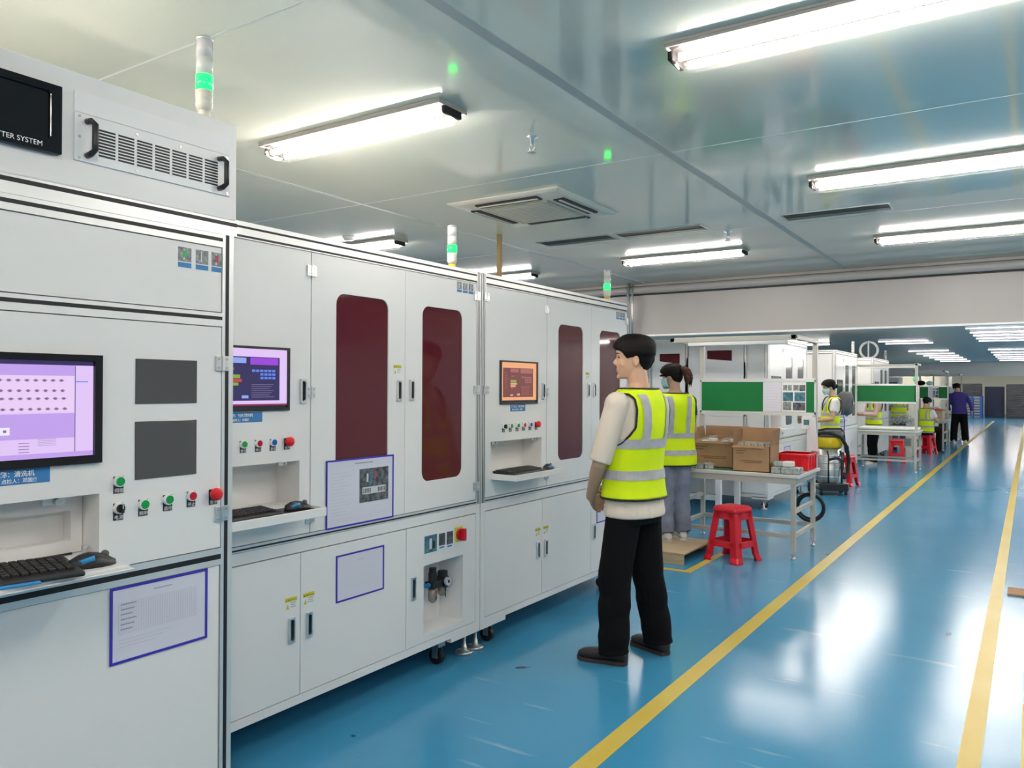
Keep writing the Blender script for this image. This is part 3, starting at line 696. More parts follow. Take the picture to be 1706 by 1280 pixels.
m3, _, _ = machine('inspection_machine', 'white machine with orange screen, behind the standing man in vest', X2, 3.645, 4.370, 4.983, 5.610, 1.5, UI_ORANGE,
    [(3.69, 'r'), (4.322, 'l'), (4.991, 'l', 0), (5.565, '')], tower=(5.30, TOWERY, True),
    rows=[('设备名称：划片测试机', 0.0145, 3.955, 1.380), ('顺序版 点检人：邓国俊', 0.0115, 3.965, 1.363)])
# machines beyond the lintel
X4 = -2.70
GM = 'machines beyond the lintel'
m4, _, _ = machine('inspection_machine', 'white machine beyond the lintel behind the first green board', X4, 9.87, 10.55, 11.2, 11.88, 2.4, [(0, 1, 0, 1, SC_BLK)],
    [(9.91, 'r'), (10.6, 'l'), (11.2, 'l'), (11.83, '')], glass=GREYGLASS, fine=False)
m5, _, _ = machine('inspection_machine', 'white machine behind the masked woman, topped by a clear signal tower', X4, 13.87, 14.55, 15.2, 15.84, 1.6, [(0, 1, 0, 1, SC_BLK)],
    [(13.91, 'r'), (14.6, 'l'), (15.2, 'l'), (15.80, '')], glass=GREYGLASS, fine=False, tower=(15.6, TOWERB, False))
m6, _, _ = machine('inspection_machine', 'white machine topped by a ring shaped hose, behind the second green board', X4, 17.63, 18.4, 19.0, 19.75, 1.6, [(0, 1, 0, 1, SC_BLK)],
    [(17.68, 'r'), (18.4, 'l'), (19.0, 'l'), (19.7, '')], glass=GREYGLASS, fine=False, tower=(19.5, TOWERB, False))
# side of m4 towards the camera: slotted posts, doors with half covered windows
Y4 = 9.87
for xa in (-2.70, -2.955, -3.72, -4.235):
    b = MB().box((xa-0.045, Y4-0.022, 0.86), (xa, Y4-0.002, 2.15), ALU)
    for f in (0.008, 0.037): b.box((xa-f-0.003, Y4-0.0226, 0.86), (xa-f+0.003, Y4-0.022, 2.15), BLACK)
    b.build('frame_post', m4)
for xa, xb, wx0, wx1, wz in ((-4.19, -3.77, -4.12, -3.84, 1.955), (-3.715, -3.005, -3.47, -3.15, 1.985)):
    d = MB().box((xa, Y4-0.016, 0.86), (xb, Y4-0.001, 2.13), WHITE).build('side_door', m4, bevel=0.001)
    MB().box((wx0, Y4-0.019, 1.3), (wx1, Y4-0.016, wz), MAROON).build('door_window', d, bevel=0.0012)
    MB().add([(xa-0.03, Y4-0.022, 1.15), (xb+0.03, Y4-0.022, 1.15), (xb+0.03, Y4-0.022, wz-0.15), (xa-0.03, Y4-0.022, wz-0.085),
              (xa-0.03, Y4-0.020, 1.15), (xb+0.03, Y4-0.020, 1.15), (xb+0.03, Y4-0.020, wz-0.15), (xa-0.03, Y4-0.020, wz-0.085)],
             [(3, 2, 1, 0), (4, 5, 6, 7), (0, 1, 5, 4), (1, 2, 6, 5), (2, 3, 7, 6), (3, 0, 4, 7)], SHEETM).build('cover_sheet', d)
MB().box((-3.66, Y4-0.004, 0.90), (-3.12, Y4-0.002, 1.14), GLOSSBLK).build('side_opening_shade', m4)  # flat black plate paints the shade of the machine interior
MB().box((-3.02, Y4-0.02, 0.20), (-2.72, Y4-0.001, 0.56), WHITE2).box((-2.93, Y4-0.03, 0.44), (-2.80, Y4-0.02, 0.455), STEEL).build('side_drawer', m4, bevel=0.003)
def side_wall(m, Y, xs):
    for xa in (X4, xs[-1]):
        b = MB().box((xa-0.045, Y-0.010, 0.86), (xa, Y-0.001, 2.15), ALU)
        for f in (0.008, 0.037): b.box((xa-f-0.003, Y-0.0106, 0.86), (xa-f+0.003, Y-0.010, 2.15), BLACK)
        b.build('frame_post', m)
    b = MB().box((xs[-1], Y-0.010, 2.085), (X4-0.045, Y-0.001, 2.15), ALU)
    for z in (2.128, 2.092): b.box((xs[-1], Y-0.0106, z-0.0045), (X4-0.045, Y-0.010, z+0.0045), BLACK)
    b.build('top_rail', m)
    e = [X4-0.048] + list(xs)
    for a, c in zip(e, e[1:]): MB().box((c+0.006, Y-0.009, 0.86), (a-0.006, Y-0.001, 2.08), WHITE).build('side_door', m, bevel=0.001)
side_wall(m5, 13.87, (-3.25, -3.85, -4.25)); side_wall(m6, 17.63, (-3.05, -3.5, -4.25))
# ring shaped hose and boxes on m6
b = MB().tube([(-3.0+0.18*cos(t), 19.0, 2.365+0.18*sin(t)) for t in [2*pi*i/28 for i in range(28)]], 0.028, STEEL, closed=True)
rg = solo(b, 'hose_ring', 'pale ring shaped hose standing up on the machine behind second green board', 'hose ring')
rg.data.materials[0] = WHITE2
solo(MB().cyl((-3.0, 18.93, 2.15), (-3.0, 18.93, 2.56), 0.018, WHITE2), 'ring_post', 'thin white post standing in front of the ring shaped hose', 'post')

# ------------------------------------------------------------------ the tall cleaning machine at the picture's edge
X1 = -2.16
m1 = thing('cleaning_machine', 'tall white machine with large lavender screen and black slotted vent panel on top', 'machine', (X1, 0.95, 0))
y0, y1 = 0.10, 1.645
MB().box((X1-1.4, y0, 0.03), (X1-0.20, y1, 1.985), WHITE).box((X1-0.2, y0, 0.03), (X1-0.03, y0+0.01, 1.985), WHITE).box((X1-0.2, y1-0.005, 0.03), (X1-0.03, y1, 1.985), WHITE).build('carcass', m1)
b = MB().box((X1-0.04, 1.603, 0.03), (X1, y1, 1.985), ALU)
b.box((X1, 1.6145, 0.03), (X1+0.0006, 1.6275, 1.985), BLACK).build('frame_post', m1)
for nm, z0, z1, zg, gw, yend in (('top_rail', 1.985, 2.035, 2.022, 0.006, 1.657), ('upper_rail', 1.943, 1.984, 1.967, 0.0055, 1.603), ('middle_rail', 1.690, 1.733, 1.716, 0.0055, 1.603), ('counter_rail', 0.930, 0.984, 0.957, 0.008, 1.603)):
    MB().box((X1-0.04, y0, z0), (X1, yend, z1), ALU).box((X1, y0, zg-gw), (X1+0.0006, yend, zg+gw), BLACK).build(nm, m1)
# top cabinet
tc_ = MB().box((X1-1.3, y0, 2.036), (X1-0.004, 1.657, 2.350), WHITE).build('top_cabinet', m1, bevel=0.004)
dk = MB().box((X1-0.02, 0.55, 2.109), (X1+0.012, 1.092, 2.290), GLOSSBLK).holed(0.55, 1.092, 2.109, 2.290, (0.58, 1.06, 2.145, 2.268, 0.008), X1+0.012, X1+0.018, GLOSSBLK)
dk = dk.build('display_panel', m1, bevel=0.003, label='black glossy panel with white lettering')
MB().text('CUTTER SYSTEM', 0.0185, (X1+0.0186, 1.0378, 2.1200), TXTW).build('lettering', dk)
lt = dk.children[0]
wid = max(v.co.y for v in lt.data.vertices) - min(v.co.y for v in lt.data.vertices)
for v in lt.data.vertices: v.co.y -= wid - 0.002
vp = MB()
MB().box((X1-0.004, 1.132, 2.243), (X1-0.001, 1.628, 2.300), WHITE2).build('blank_strip', m1, bevel=0.001)
gr = MB().box((X1-0.004, 1.132, 2.110), (X1+0.002, 1.628, 2.240), WHITE2).build('vent_panel', m1, bevel=0.001)
sl = MB()
for i in range(7):
    ya = 1.198 + i*0.0560
    for j in range(9): sl.box((X1+0.002, ya, 2.1345 + j*0.0088), (X1+0.0026, ya+0.0475, 2.1345 + j*0.0088 + 0.0052), BLACK)
sl.build('vent_slot', gr)
for y in (1.178, 1.598):
    MB().tube([(X1+0.002, y-0.012, 2.222), (X1+0.022, y-0.012, 2.220), (X1+0.032, y-0.006, 2.210), (X1+0.032, y-0.006, 2.140), (X1+0.022, y-0.012, 2.130), (X1+0.002, y-0.012, 2.128)], 0.0085, BLACKP, n=8).build('grab_handle', gr)
sc = MB()
for y, z in ((1.145, 2.232), (1.145, 2.176), (1.145, 2.118), (1.615, 2.232), (1.615, 2.118), (1.31, 2.225), (1.31, 2.120), (1.45, 2.225)): sc.cyl((X1+0.002, y, z), (X1+0.0035, y, z), 0.004, STEEL, n=8)
sc.build('screw', gr)
signal_tower(-2.20, 1.560, 2.350, m1, h=0.258, bot=TOWERB)
# upper blank door with three stickers
ud = MB().box((X1-0.02, y0, 1.736), (X1-0.002, 1.600, 1.940), WHITE).build('upper_panel', m1, bevel=0.001)
for i, (a_, b_) in enumerate(((1.446, 1.491), (1.507, 1.551), (1.563, 1.600))): photo_sticker(X1-0.002, a_, b_, 1.862, 1.923, ud, (PHG, None, PHR)[i])
# control door
cpan = control_panel(X1, y0, 1.600, 0.987, 1.687, (0.62, 1.208, 1.030, 1.200, 0.135), m1)
MB().holed(0.622, 1.206, 1.032, 1.198, (0.76, 1.175, 1.066, 1.150, 0.004), X1-0.126, X1-0.085, WHITE).build('recess_backplate', m1)
MB().box((X1-0.05, 1.075, 1.178), (X1-0.035, 1.135, 1.199), ALU).cyl((X1-0.04, 1.108, 1.187), (X1-0.018, 1.108, 1.187), 0.009, STEEL, n=12).build('latch', m1)
mon = MB().holed(0.655, 1.209, 1.287, 1.583, (0.676, 1.188, 1.308, 1.566, 0.002), X1, X1+0.012, GLOSSBLK).box((X1, 0.66, 1.29), (X1+0.003, 1.205, 1.58), GLOSSBLK).build('monitor', m1, label='black bezel monitor')
sp = [(0, 1, 0, 1, SC_LAV), (0, 1, 0.955, 1, SC_DK), (0, 1, 0.0, 0.05, SC_VIO), (0.0, 0.90, 0.845, 0.955, SC_VIO), (0.0, 0.895, 0.47, 0.845, SC_PINK), (0, 0.90, 0.20, 0.455, SC_VIO), (0.9, 0.905, 0.05, 0.95, SC_GRY), (0.90, 0.97, 0.78, 0.79, SC_BLUE)]
for r_, vv in enumerate((0.795, 0.69, 0.61, 0.505)):
    for c in range(20):
        u = 0.02 + c*0.042
        sp += [(u, u+0.014, vv-0.013, vv+0.013, SC_GRY), (u-0.006, u+0.020, vv-0.004, vv+0.004, SC_GRY)]
for i in range(4): sp.append((0.30, 0.40, 0.37-0.042*i, 0.40-0.042*i, SC_W))
for u in (0.455, 0.515): sp += [(u, u+0.045, 0.255, 0.33, SC_W), (u+0.015, u+0.03, 0.28, 0.305, SC_GRY)]
for u in (0.355, 0.435): sp += [(u, u+0.05, 0.09, 0.15, SC_GRY), (u+0.008, u+0.042, 0.08, 0.165, SC_VIO)]
for i in range(4): sp.append((0.60, 0.65, 0.165-0.03*i, 0.172-0.03*i, SC_GRY))
for i in range(5): sp.append((0.69, 0.78, 0.20-0.016*i, 0.203-0.016*i, SC_GRY))
screen_mb(X1+0.0034, 0.677, 1.187, 1.309, 1.565, sp).build('screen', mon, label='lavender software screen with rows of dots')
pl = name_plate(X1, 0.80, 1.075, 1.246, 1.286, [], m1)
q = MB().text('设备名称：清洗机', 0.0165, (X1+0.0013, 1.0, 1.2670), TXTW, bold=0.0003)
mxy = max(p[1] for p in q.v); q.xf(lambda p: Vector((p[0], p[1]-mxy+1.036, p[2])))
q2 = MB().text('执行程序版 点检人：邓国俊', 0.0125, (X1+0.0013, 1.0, 1.2510), TXTW, bold=0.0002)
mxy = max(p[1] for p in q2.v); q2.xf(lambda p: Vector((p[0], p[1]-mxy+1.044, p[2])))
q.add(q2.v, q2.f, TXTW); q.build('lettering', pl)
for nm, z0, z1 in (('upper_window', 1.447, 1.578), ('lower_window', 1.228, 1.396)):
    MB().box((X1-0.002, 1.311, z0), (X1+0.003, 1.511, z1), GREYGLASS).build('viewing_window', m1, bevel=0.001)
for y, z, kd, gl in ((1.262, 1.229, 'green', '伺服'), (1.262, 1.153, 'black', '电源'), (1.337, 1.155, 'green', '照明'), (1.415, 1.160, 'green', '启动'), (1.494, 1.162, 'red', '停止'), (1.572, 1.160, 'stop', '急停')):
    push_button(X1, y, z, kd, m1, gl)
for z in (1.572, 1.094): hinge(X1+0.001, 1.602, z, cpan)
# keyboard tray
b = MB().box((X1-0.084, 0.625, 1.018), (X1+0.175, 1.195, 1.027), WHITE).box((X1+0.002, 0.60, 1.014), (X1+0.18, 1.205, 1.018), WHITE).box((X1-0.07, 0.95, 1.0275), (X1-0.066, 1.17, 1.036), BLACK)
b.build('keyboard_tray', m1, bevel=0.003)
MB().lathe([(0.006, 0), (0.006, 0.02), (0.009, 0.022), (0.009, 0.03)], (X1-0.03, 1.185, 1.027), CHROME).build('tray_catch', m1)
MB().box((X1-0.02, y0, 0.06), (X1-0.004, 1.600, 0.928), WHITE).build('lower_panel', m1, bevel=0.001)

# ------------------------------------------------------------------ keyboards and mice on the trays
def keyboard(loc, rz, wd, dp, label, wrist=False):
    k = thing('keyboard', label, 'keyboard', loc, rz)        # local: x along length, y depth (front at -y)
    b = MB().rings([[(-wd/2, -dp/2, z0), (wd/2, -dp/2, z0), (wd/2, dp/2, z1), (-wd/2, dp/2, z1)] for z0, z1 in ((0, 0), (0.012, 0.024))], BLACKP, smooth=False)
    c = b.build('case', k, local=True, bevel=0.004)
    ks = MB(); n = int(wd/0.0205); rows = 6
    for r in range(rows):
        for i in range(n):
            x = -wd/2 + 0.012 + i*(wd-0.024)/n; y = -dp*0.30 + r*(dp*0.74)/rows
            z = 0.012 + 0.012*((y+dp/2)/dp)
            ks.box((x, y, z), (x + (wd-0.024)/n*0.82, y + dp*0.74/rows*0.80, z+0.007), KEYM)
    ks.build('key_field', c, bevel=0.0012)
    if wrist: MB().box((-wd/2+0.06, -dp/2-0.012, 0), (wd/2-0.10, -dp/2+0.004, 0.006), BLUEACC).build('blue_trim', k, local=True, bevel=0.002, label='blue front trim')
    return k
def mouse(loc, rz, label):
    mo = thing('computer_mouse', label, 'mouse', loc, rz)    # local: x along length
    R = []
    for t in (-1, -0.9, -0.6, -0.2, 0.2, 0.6, 0.88, 1):
        wv = 0.031*math.sqrt(max(0.04, 1-t*t*0.93)); hv = 0.038*(1-0.55*((t+0.15)**2)); hv = max(hv, 0.012)
        R.append([(t*0.056, wv*cos(a), max(0.0, hv*sin(a))) for a in [2*pi*k/18 for k in range(18)]])
    MB().rings(R, BLACKP).build('shell', mo, local=True)
    MB().rings([[(-0.050 + 0.045*u, -0.0325*math.sqrt(max(0.05, 1-(1-0.72*u)**2))*cs - 0.0006, 0.005 + 0.022*u*(1-u*0.3) + dz) for cs, dz in ((0.96, 0), (1.02, 0), (0.90, 0.012), (0.84, 0.012))] for u in (0.12, 0.4, 0.7, 1.0)], BLUEACC, smooth=True).build('side_panel', mo, local=True, label='blue side panel')
    MB().cyl((0.03, -0.003, 0.028), (0.03, 0.003, 0.028), 0.010, VACG, n=12).build('scroll_wheel', mo, local=True)
    return mo
keyboard((-2.090, 0.875, 1.0275), radians(90-12), 0.42, 0.185, 'black keyboard on tray under the large lavender screen', True)
mouse((-2.050, 1.130, 1.0275), radians(80), 'black mouse with blue side, by the keyboard under the lavender screen')
keyboard((X2+0.055, 1.95, 0.9905), radians(90), 0.36, 0.13, 'black keyboard on tray under the purple screen')
solo(MB().box((X2-0.005, 2.135, 0.9905), (X2+0.155, 2.300, 0.9935), BLACKP), 'mouse_mat', 'black mouse mat on tray under the purple screen', 'mouse mat')
mouse((X2+0.085, 2.235, 0.9938), radians(75), 'black mouse with blue side, on tray under the purple screen')
keyboard((X2+0.055, 3.975, 0.9905), radians(90), 0.38, 0.14, 'black keyboard on tray under the orange screen')
mouse((X2+0.09, 4.245, 0.9905), radians(95), 'black mouse with blue side, on tray under the orange screen')

# ------------------------------------------------------------------ framed sheets held by blue magnetic borders
def framed_sheet(x, y0, y1, z0, z1, label, kind):
    r = thing('posted_sheet', label, 'sheet', (x, (y0+y1)/2, z0))
    p = MB().rectX(x, y0, y1, z0, z1, PAPER, 0.001)
    wd, h = y1-y0, z1-z0
    if kind == 'grid':
        p.rectX(x+0.001, y0+wd*0.42, y0+wd*0.62, z0+h*0.90, z0+h*0.915, PRINT, 0.0003)
        for i in range(22): p.rectX(x+0.001, y0+wd*0.06, y0+wd*0.90, z0+h*(0.36+0.021*i), z0+h*(0.364+0.021*i), PRINTL, 0.0002)
        for i in range(34): p.rectX(x+0.001, y0+wd*(0.06+0.0252*i), y0+wd*(0.0632+0.0252*i), z0+h*0.36, z0+h*0.80, PRINTL, 0.0003)
        for i in range(6): p.rectX(x+0.001, y0+wd*0.08, y0+wd*(0.2+0.02*(i % 3)), z0+h*(0.42+0.07*i), z0+h*(0.44+0.07*i), PRINT, 0.0004)
        for i in range(3): p.rectX(x+0.001, y0+wd*0.06, y0+wd*(0.60-0.08*i), z0+h*(0.28-0.05*i), z0+h*(0.288-0.05*i), PRINTL, 0.0004)
    elif kind == 'photo':
        p.rectX(x+0.001, y0+wd*0.40, y0+wd*0.68, z0+h*0.93, z0+h*0.95, PRINT, 0.0003)
        p.rectX(x+0.001, y0+wd*0.05, y0+wd*0.95, z0+h*0.90, z0+h*0.903, PRINTL, 0.0003)
        for i in range(14): p.rectX(x+0.001, y0+wd*0.06, y0+wd*(0.34-0.05*(i % 3)), z0+h*(0.16+0.05*i), z0+h*(0.166+0.05*i), PRINTL, 0.0003)
        for zz in (0.10, 0.06): p.rectX(x+0.001, y0+wd*0.06, y0+wd*0.9, z0+h*zz, z0+h*(zz+0.004), PRINTL, 0.0003)
        ya, yb, za, zb = y0+wd*0.47, y0+wd*0.93, z0+h*0.30, z0+h*0.84
        p.rectX(x+0.001, ya, yb, za, zb, PHOTO2, 0.0004); ww, hh = yb-ya, zb-za
        p.rectX(x+0.0014, ya+ww*0.10, ya+ww*0.90, za+hh*0.24, za+hh*0.45, PHW, 0.0003)
        for i in range(5):
            p.rectX(x+0.0017, ya+ww*(0.13+0.055*i), ya+ww*(0.16+0.055*i), za+hh*0.27, za+hh*0.41, PHOTO2, 0.0003).rectX(x+0.0017, ya+ww*(0.63+0.055*i), ya+ww*(0.66+0.055*i), za+hh*0.27, za+hh*0.41, PHOTO2, 0.0003)
        p.rectX(x+0.0014, ya+ww*0.24, ya+ww*0.30, za+hh*0.60, za+hh*0.85, PHW, 0.0003).rectX(x+0.0014, ya+ww*0.50, ya+ww*0.56, za+hh*0.66, za+hh*0.90, PHR, 0.0003).rectX(x+0.0014, ya+ww*0.33, ya+ww*0.45, za+hh*0.52, za+hh*0.9, PHOTO3, 0.0003)
    else:
        p.rectX(x+0.001, y0+wd*0.42, y0+wd*0.56, z0+h*0.82, z0+h*0.84, PRINTL, 0.0003)
        for i in range(8): p.rectX(x+0.001, y0+wd*0.12, y0+wd*0.86, z0+h*(0.25+0.06*i), z0+h*(0.253+0.06*i), PRINTL, 0.0002)
    p.build('paper', r)
    t = 0.0075
    b = MB().box((x, y0-t, z0-t), (x+0.003, y1+t, z0), PURPLE).box((x, y0-t, z1), (x+0.003, y1+t, z1+t), PURPLE).box((x, y0-t, z0), (x+0.003, y0, z1), PURPLE).box((x, y1, z0), (x+0.003, y1+t, z1), PURPLE)
    b.build('magnetic_border', r)
framed_sheet(X1-0.003, 1.249, 1.548, 0.717, 0.920, 'blue bordered sheet with printed grid on the tall machine under its counter', 'grid')
framed_sheet(X2+0.003, 2.474, 2.900, 0.873, 1.164, 'large blue bordered sheet with a photo, across a burgundy window bottom', 'photo')
framed_sheet(X2+0.0005, 2.540, 2.838, 0.536, 0.733, 'blue bordered nearly blank sheet on the cabinet door with chrome handle', 'blank')
framed_sheet(X2+0.0005, 5.082, 5.38, 0.536, 0.735, 'blue bordered sheet half hidden by the standing man', 'blank')
framed_sheet(X4+0.0015, 10.63, 10.93, 0.50, 0.73, 'tiny blue bordered sheet on the machine seen over the cardboard boxes', 'blank')
# ------------------------------------------------------------------ people
def interp(tab, z):
    if z <= tab[0][0]: return tab[0][1:]
    for a, b in zip(tab, tab[1:]):
        if z <= b[0]:
            t = (z-a[0])/(b[0]-a[0]); t2 = t*t*(3-2*t)*0.5 + t*0.5
            return [p + (q-p)*t2 for p, q in zip(a[1:], b[1:])]
    return tab[-1][1:]
TORSO = [  # height, half width, half depth front, half depth back, centre y
    (0.74, 0.170, 0.115, 0.125, 0.0), (0.84, 0.178, 0.118, 0.130, 0.0), (0.95, 0.168, 0.118, 0.112, 0.0), (1.06, 0.162, 0.115, 0.105, 0.0),
    (1.18, 0.170, 0.118, 0.115, -0.004), (1.30, 0.184, 0.118, 0.125, -0.010), (1.38, 0.192, 0.105, 0.122, -0.014), (1.43, 0.178, 0.088, 0.108, -0.018),
    (1.47, 0.135, 0.072, 0.086, -0.022), (1.50, 0.088, 0.060, 0.068, -0.026), (1.53, 0.066, 0.056, 0.056, -0.028)]
def spow(c, e): return math.copysign(abs(c)**e, c)
def torso_pt(z, ph, off=0.0, wide=1.0):
    a, bf, bb, cy = interp(TORSO, z)
    a = a*wide + off; bf += off; bb += off; e = 2/2.3
    return Vector((a*spow(cos(ph), e), cy + (bf if sin(ph) > 0 else bb)*spow(sin(ph), e), z))
def torso_phi(z, x, off, wide, back):
    a = interp(TORSO, z)[0]*wide + off; q = max(-1, min(1, x/a)); c = spow(q, 2.3/2)
    p = math.acos(c); return -p if back else p
HEADT = [  # z over the chin, front, back, half width
    (0.0, 0.070, 0.020, 0.026), (0.012, 0.084, 0.038, 0.040), (0.035, 0.090, 0.060, 0.054), (0.060, 0.093, 0.076, 0.062), (0.090, 0.094, 0.088, 0.068), (0.112, 0.089, 0.094, 0.072),
    (0.135, 0.096, 0.099, 0.075), (0.165, 0.094, 0.101, 0.076), (0.190, 0.083, 0.094, 0.070), (0.210, 0.062, 0.074, 0.055), (0.224, 0.034, 0.042, 0.031), (0.231, 0.006, 0.008, 0.006)]
def head_pt(z, ph, off=0.0):
    f, bk, hw = interp(HEADT, z)
    return Vector(((hw+off)*spow(cos(ph), 0.92), ((f+off) if sin(ph) > 0 else (bk+off))*spow(sin(ph), 0.92), z))
MAN_HL = [(0, 0.166), (35, 0.160), (52, 0.146), (66, 0.112), (82, 0.118), (96, 0.118), (112, 0.072), (140, 0.040), (180, 0.030)]
WOM_HL = [(0, 0.176), (35, 0.160), (55, 0.135), (70, 0.110), (85, 0.122), (100, 0.100), (120, 0.060), (150, 0.030), (180, 0.024)]

def person(label, loc, rz, H=1.75, head_yaw=0, head_tilt=0, arms=(), legs=(), shirt=BEIGE, sleeve=0.55, trousers=BLKCLOTH, shoes=SHOEB, vest=True,
           hair='man', hairm=HAIRM, vox=0.010, bend=0.0, bend_z=0.9, dz=0.0, skin=SKIN, mask=False, hem=0.79, vhem=0.895, tr_r=(0.098, 0.078, 0.070), wide=1.0, face=True, lower=True):
    """body faces local +Y; joints in metres for a 1.78 m figure"""
    s = H/1.78
    cb, sb = cos(bend), sin(bend)
    def bd(p):
        p = Vector(p)
        if bend and p.z > bend_z:
            t = min(1.0, (p.z-bend_z)/0.12); a = bend*t
            y, z = p.y, p.z-bend_z
            p = Vector((p.x, y*cos(a) + z*sin(a), bend_z + z*cos(a) - y*sin(a)))
        return p
    fin = lambda p: (bd(p) + Vector((0, 0, dz)))*s
    hm = Matrix.Translation((0, 0.004, 1.547)) @ Matrix.Rotation(head_yaw, 4, 'Z') @ Matrix.Rotation(-head_tilt, 4, 'X')
    hx = lambda p: hm @ Vector(p)
    # --- body
    b = MB(); N = 28
    PH = [2*pi*k/N for k in range(N)]
    b.rings([[torso_pt(z, p, -0.014) for p in PH] for z in (0.82, 0.88, 0.95, 1.06, 1.18, 1.30, 1.38, 1.43, 1.46, 1.49, 1.52)], skin)
    b.tube([(0, -0.034, 1.44), (0, -0.030, 1.50), (0, -0.018, 1.56), (0, -0.008, 1.62)], [0.062, 0.057, 0.055, 0.052], skin, n=16)
    hb = MB()
    hb.rings([[head_pt(z, p) for p in PH] for z in [0.002, 0.012, 0.025, 0.04, 0.055, 0.07, 0.085, 0.10, 0.112, 0.123, 0.135, 0.15, 0.165, 0.18, 0.195, 0.208, 0.218, 0.226, 0.231]], skin)
    if face:
        hb.tube([(0, 0.086, 0.122), (0, 0.098, 0.105), (0, 0.107, 0.092), (0, 0.100, 0.082)], [0.007, 0.009, 0.0115, 0.009], skin, n=10)
        for sx in (-1, 1): hb.ball((sx*0.010, 0.094, 0.083), 0.008, skin)
        hb.ball((0, 0.088, 0.058), (0.022, 0.009, 0.007), skin).ball((0, 0.087, 0.048), (0.020, 0.009, 0.007), skin).ball((0, 0.084, 0.014), (0.022, 0.014, 0.014), skin)
        for sx in (-1, 1): hb.ball((sx*0.031, 0.082, 0.136), (0.022, 0.012, 0.006), skin).ball((sx*0.042, 0.070, 0.085), (0.016, 0.014, 0.018), skin)
    for sx in (-1, 1):
        for t in range(10):
            a = -1.9 + t*0.42
            hb.ball((sx*0.0795 + sx*0.004*cos(a), -0.008 - 0.015*cos(a)*1.0, 0.098 + 0.026*sin(a)), (0.0055, 0.0055, 0.0065), skin, n=8, m=6)
        hb.ball((sx*0.077, -0.004, 0.096), (0.005, 0.012, 0.022), skin, n=10, m=7)
    hb.xf(hx); b.add(hb.v, hb.f, skin, True)
    for (sh, el, wr, hd) in arms:
        sh, el, wr = Vector(sh), Vector(el), Vector(wr)
        b.tube([sh, sh.lerp(el, 0.4), el, el.lerp(wr, 0.35), wr], [0.052, 0.047, 0.039, 0.040, 0.028], skin, n=14)
        b.ball(sh, 0.055, skin); b.ball(el, 0.039, skin); b.ball(wr, 0.029, skin)
        d, pn, curl = Vector(hd[0]).normalized(), Vector(hd[1]).normalized(), hd[2]
        pn = (pn - d*pn.dot(d)).normalized(); sd = d.cross(pn)          # sd points to the thumb when hd[3] = 1
        sd *= hd[3]
        R = []
        for t, w_, th in ((0.0, 0.026, 0.019), (0.02, 0.033, 0.018), (0.055, 0.041, 0.016), (0.085, 0.041, 0.013), (0.095, 0.036, 0.010)):
            R.append([wr + d*t + sd*(w_*cos(q)) + pn*(th*sin(q)) for q in [2*pi*k/14 for k in range(14)]])
        b.rings(R, skin)
        for i, (o_, ln) in enumerate(((0.030, 0.070), (0.0105, 0.080), (-0.0105, 0.074), (-0.031, 0.057))):
            base = wr + d*0.088 + sd*o_; pts = [base - d*0.02, base]; dirv = d.copy(); L = ln
            for seg, (fr, cu) in enumerate(((0.45, 0.55), (0.30, 0.8), (0.25, 0.6))):
                ang = curl*cu; dirv = (dirv*cos(ang) + pn*sin(ang)).normalized() if seg == 0 else (Matrix.Rotation(ang, 3, d.cross(pn)) @ dirv)
                pts.append(pts[-1] + dirv*L*fr)
            b.tube(pts, [0.0095, 0.0095, 0.009, 0.0082, 0.007], skin, n=8)
        tb = wr + d*0.025 + sd*0.026
        b.tube([tb, tb + (d*0.5+sd*0.8+pn*0.25).normalized()*0.035, tb + (d*0.5+sd*0.8+pn*0.25).normalized()*0.035 + (d*0.9+sd*0.3+pn*0.45).normalized()*0.030, tb + (d*0.5+sd*0.8+pn*0.25).normalized()*0.035 + (d*0.9+sd*0.2+pn*0.6).normalized()*0.052], [0.013, 0.012, 0.0105, 0.008], skin, n=8)
    for (hp, kn, an, tt) in legs:
        b.tube([hp, Vector(hp).lerp(Vector(kn), 0.5), kn, Vector(kn).lerp(Vector(an), 0.35), an], [0.080, 0.068, 0.052, 0.050, 0.038], skin, n=14)
        b.ball(kn, 0.052, skin)
        b.tube([an, Vector(an)*0.5 + Vector(tt)*0.5 - Vector((0, 0, 0.02)), tt], [0.038, 0.036, 0.026], skin, n=10)
    b.xf(fin)
    body = b.build('person', None, remesh=vox, smooth_it=3)
    tag(body, label, 'person'); body.location = loc; body.rotation_euler = (0, 0, rz); WLOC[body.name] = Vector((0, 0, 0))
    def part(mb, name, **k):
        mb.xf(fin); return mb.build(name, body, local=True, **k)
    # --- shirt
    q = MB(); hz = hem
    zs = [hz, hz+0.03, 0.95, 1.06, 1.18, 1.30, 1.38, 1.43, 1.46, 1.485]
    q.rings([[torso_pt(z, p, 0.007 + 0.06*max(0, 1.02-z), wide) for p in PH] for z in sorted(set(z for z in zs if z >= hz))], shirt)
    for (sh, el, wr, hd) in arms:
        sh, el, wr = Vector(sh), Vector(el), Vector(wr)
        if sleeve <= 1.0: pts = [sh + Vector((-sh.x*0.35, 0, 0.0)), sh, sh.lerp(el, 0.35), sh.lerp(el, sleeve*0.8), sh.lerp(el, sleeve)]; rs = [0.06, 0.071, 0.066, 0.064, 0.062]
        else: pts = [sh + Vector((-sh.x*0.35, 0, 0.0)), sh, sh.lerp(el, 0.5), el, el.lerp(wr, 0.5), el.lerp(wr, 0.93)]; rs = [0.06, 0.070, 0.062, 0.056, 0.050, 0.042]
        q.tube(pts, rs, shirt, n=16)
        q.ball(sh, 0.072, shirt)
        if sleeve > 1.0: q.ball(el, 0.056, shirt)
    part(q, 'shirt', remesh=vox*1.1, smooth_it=4)
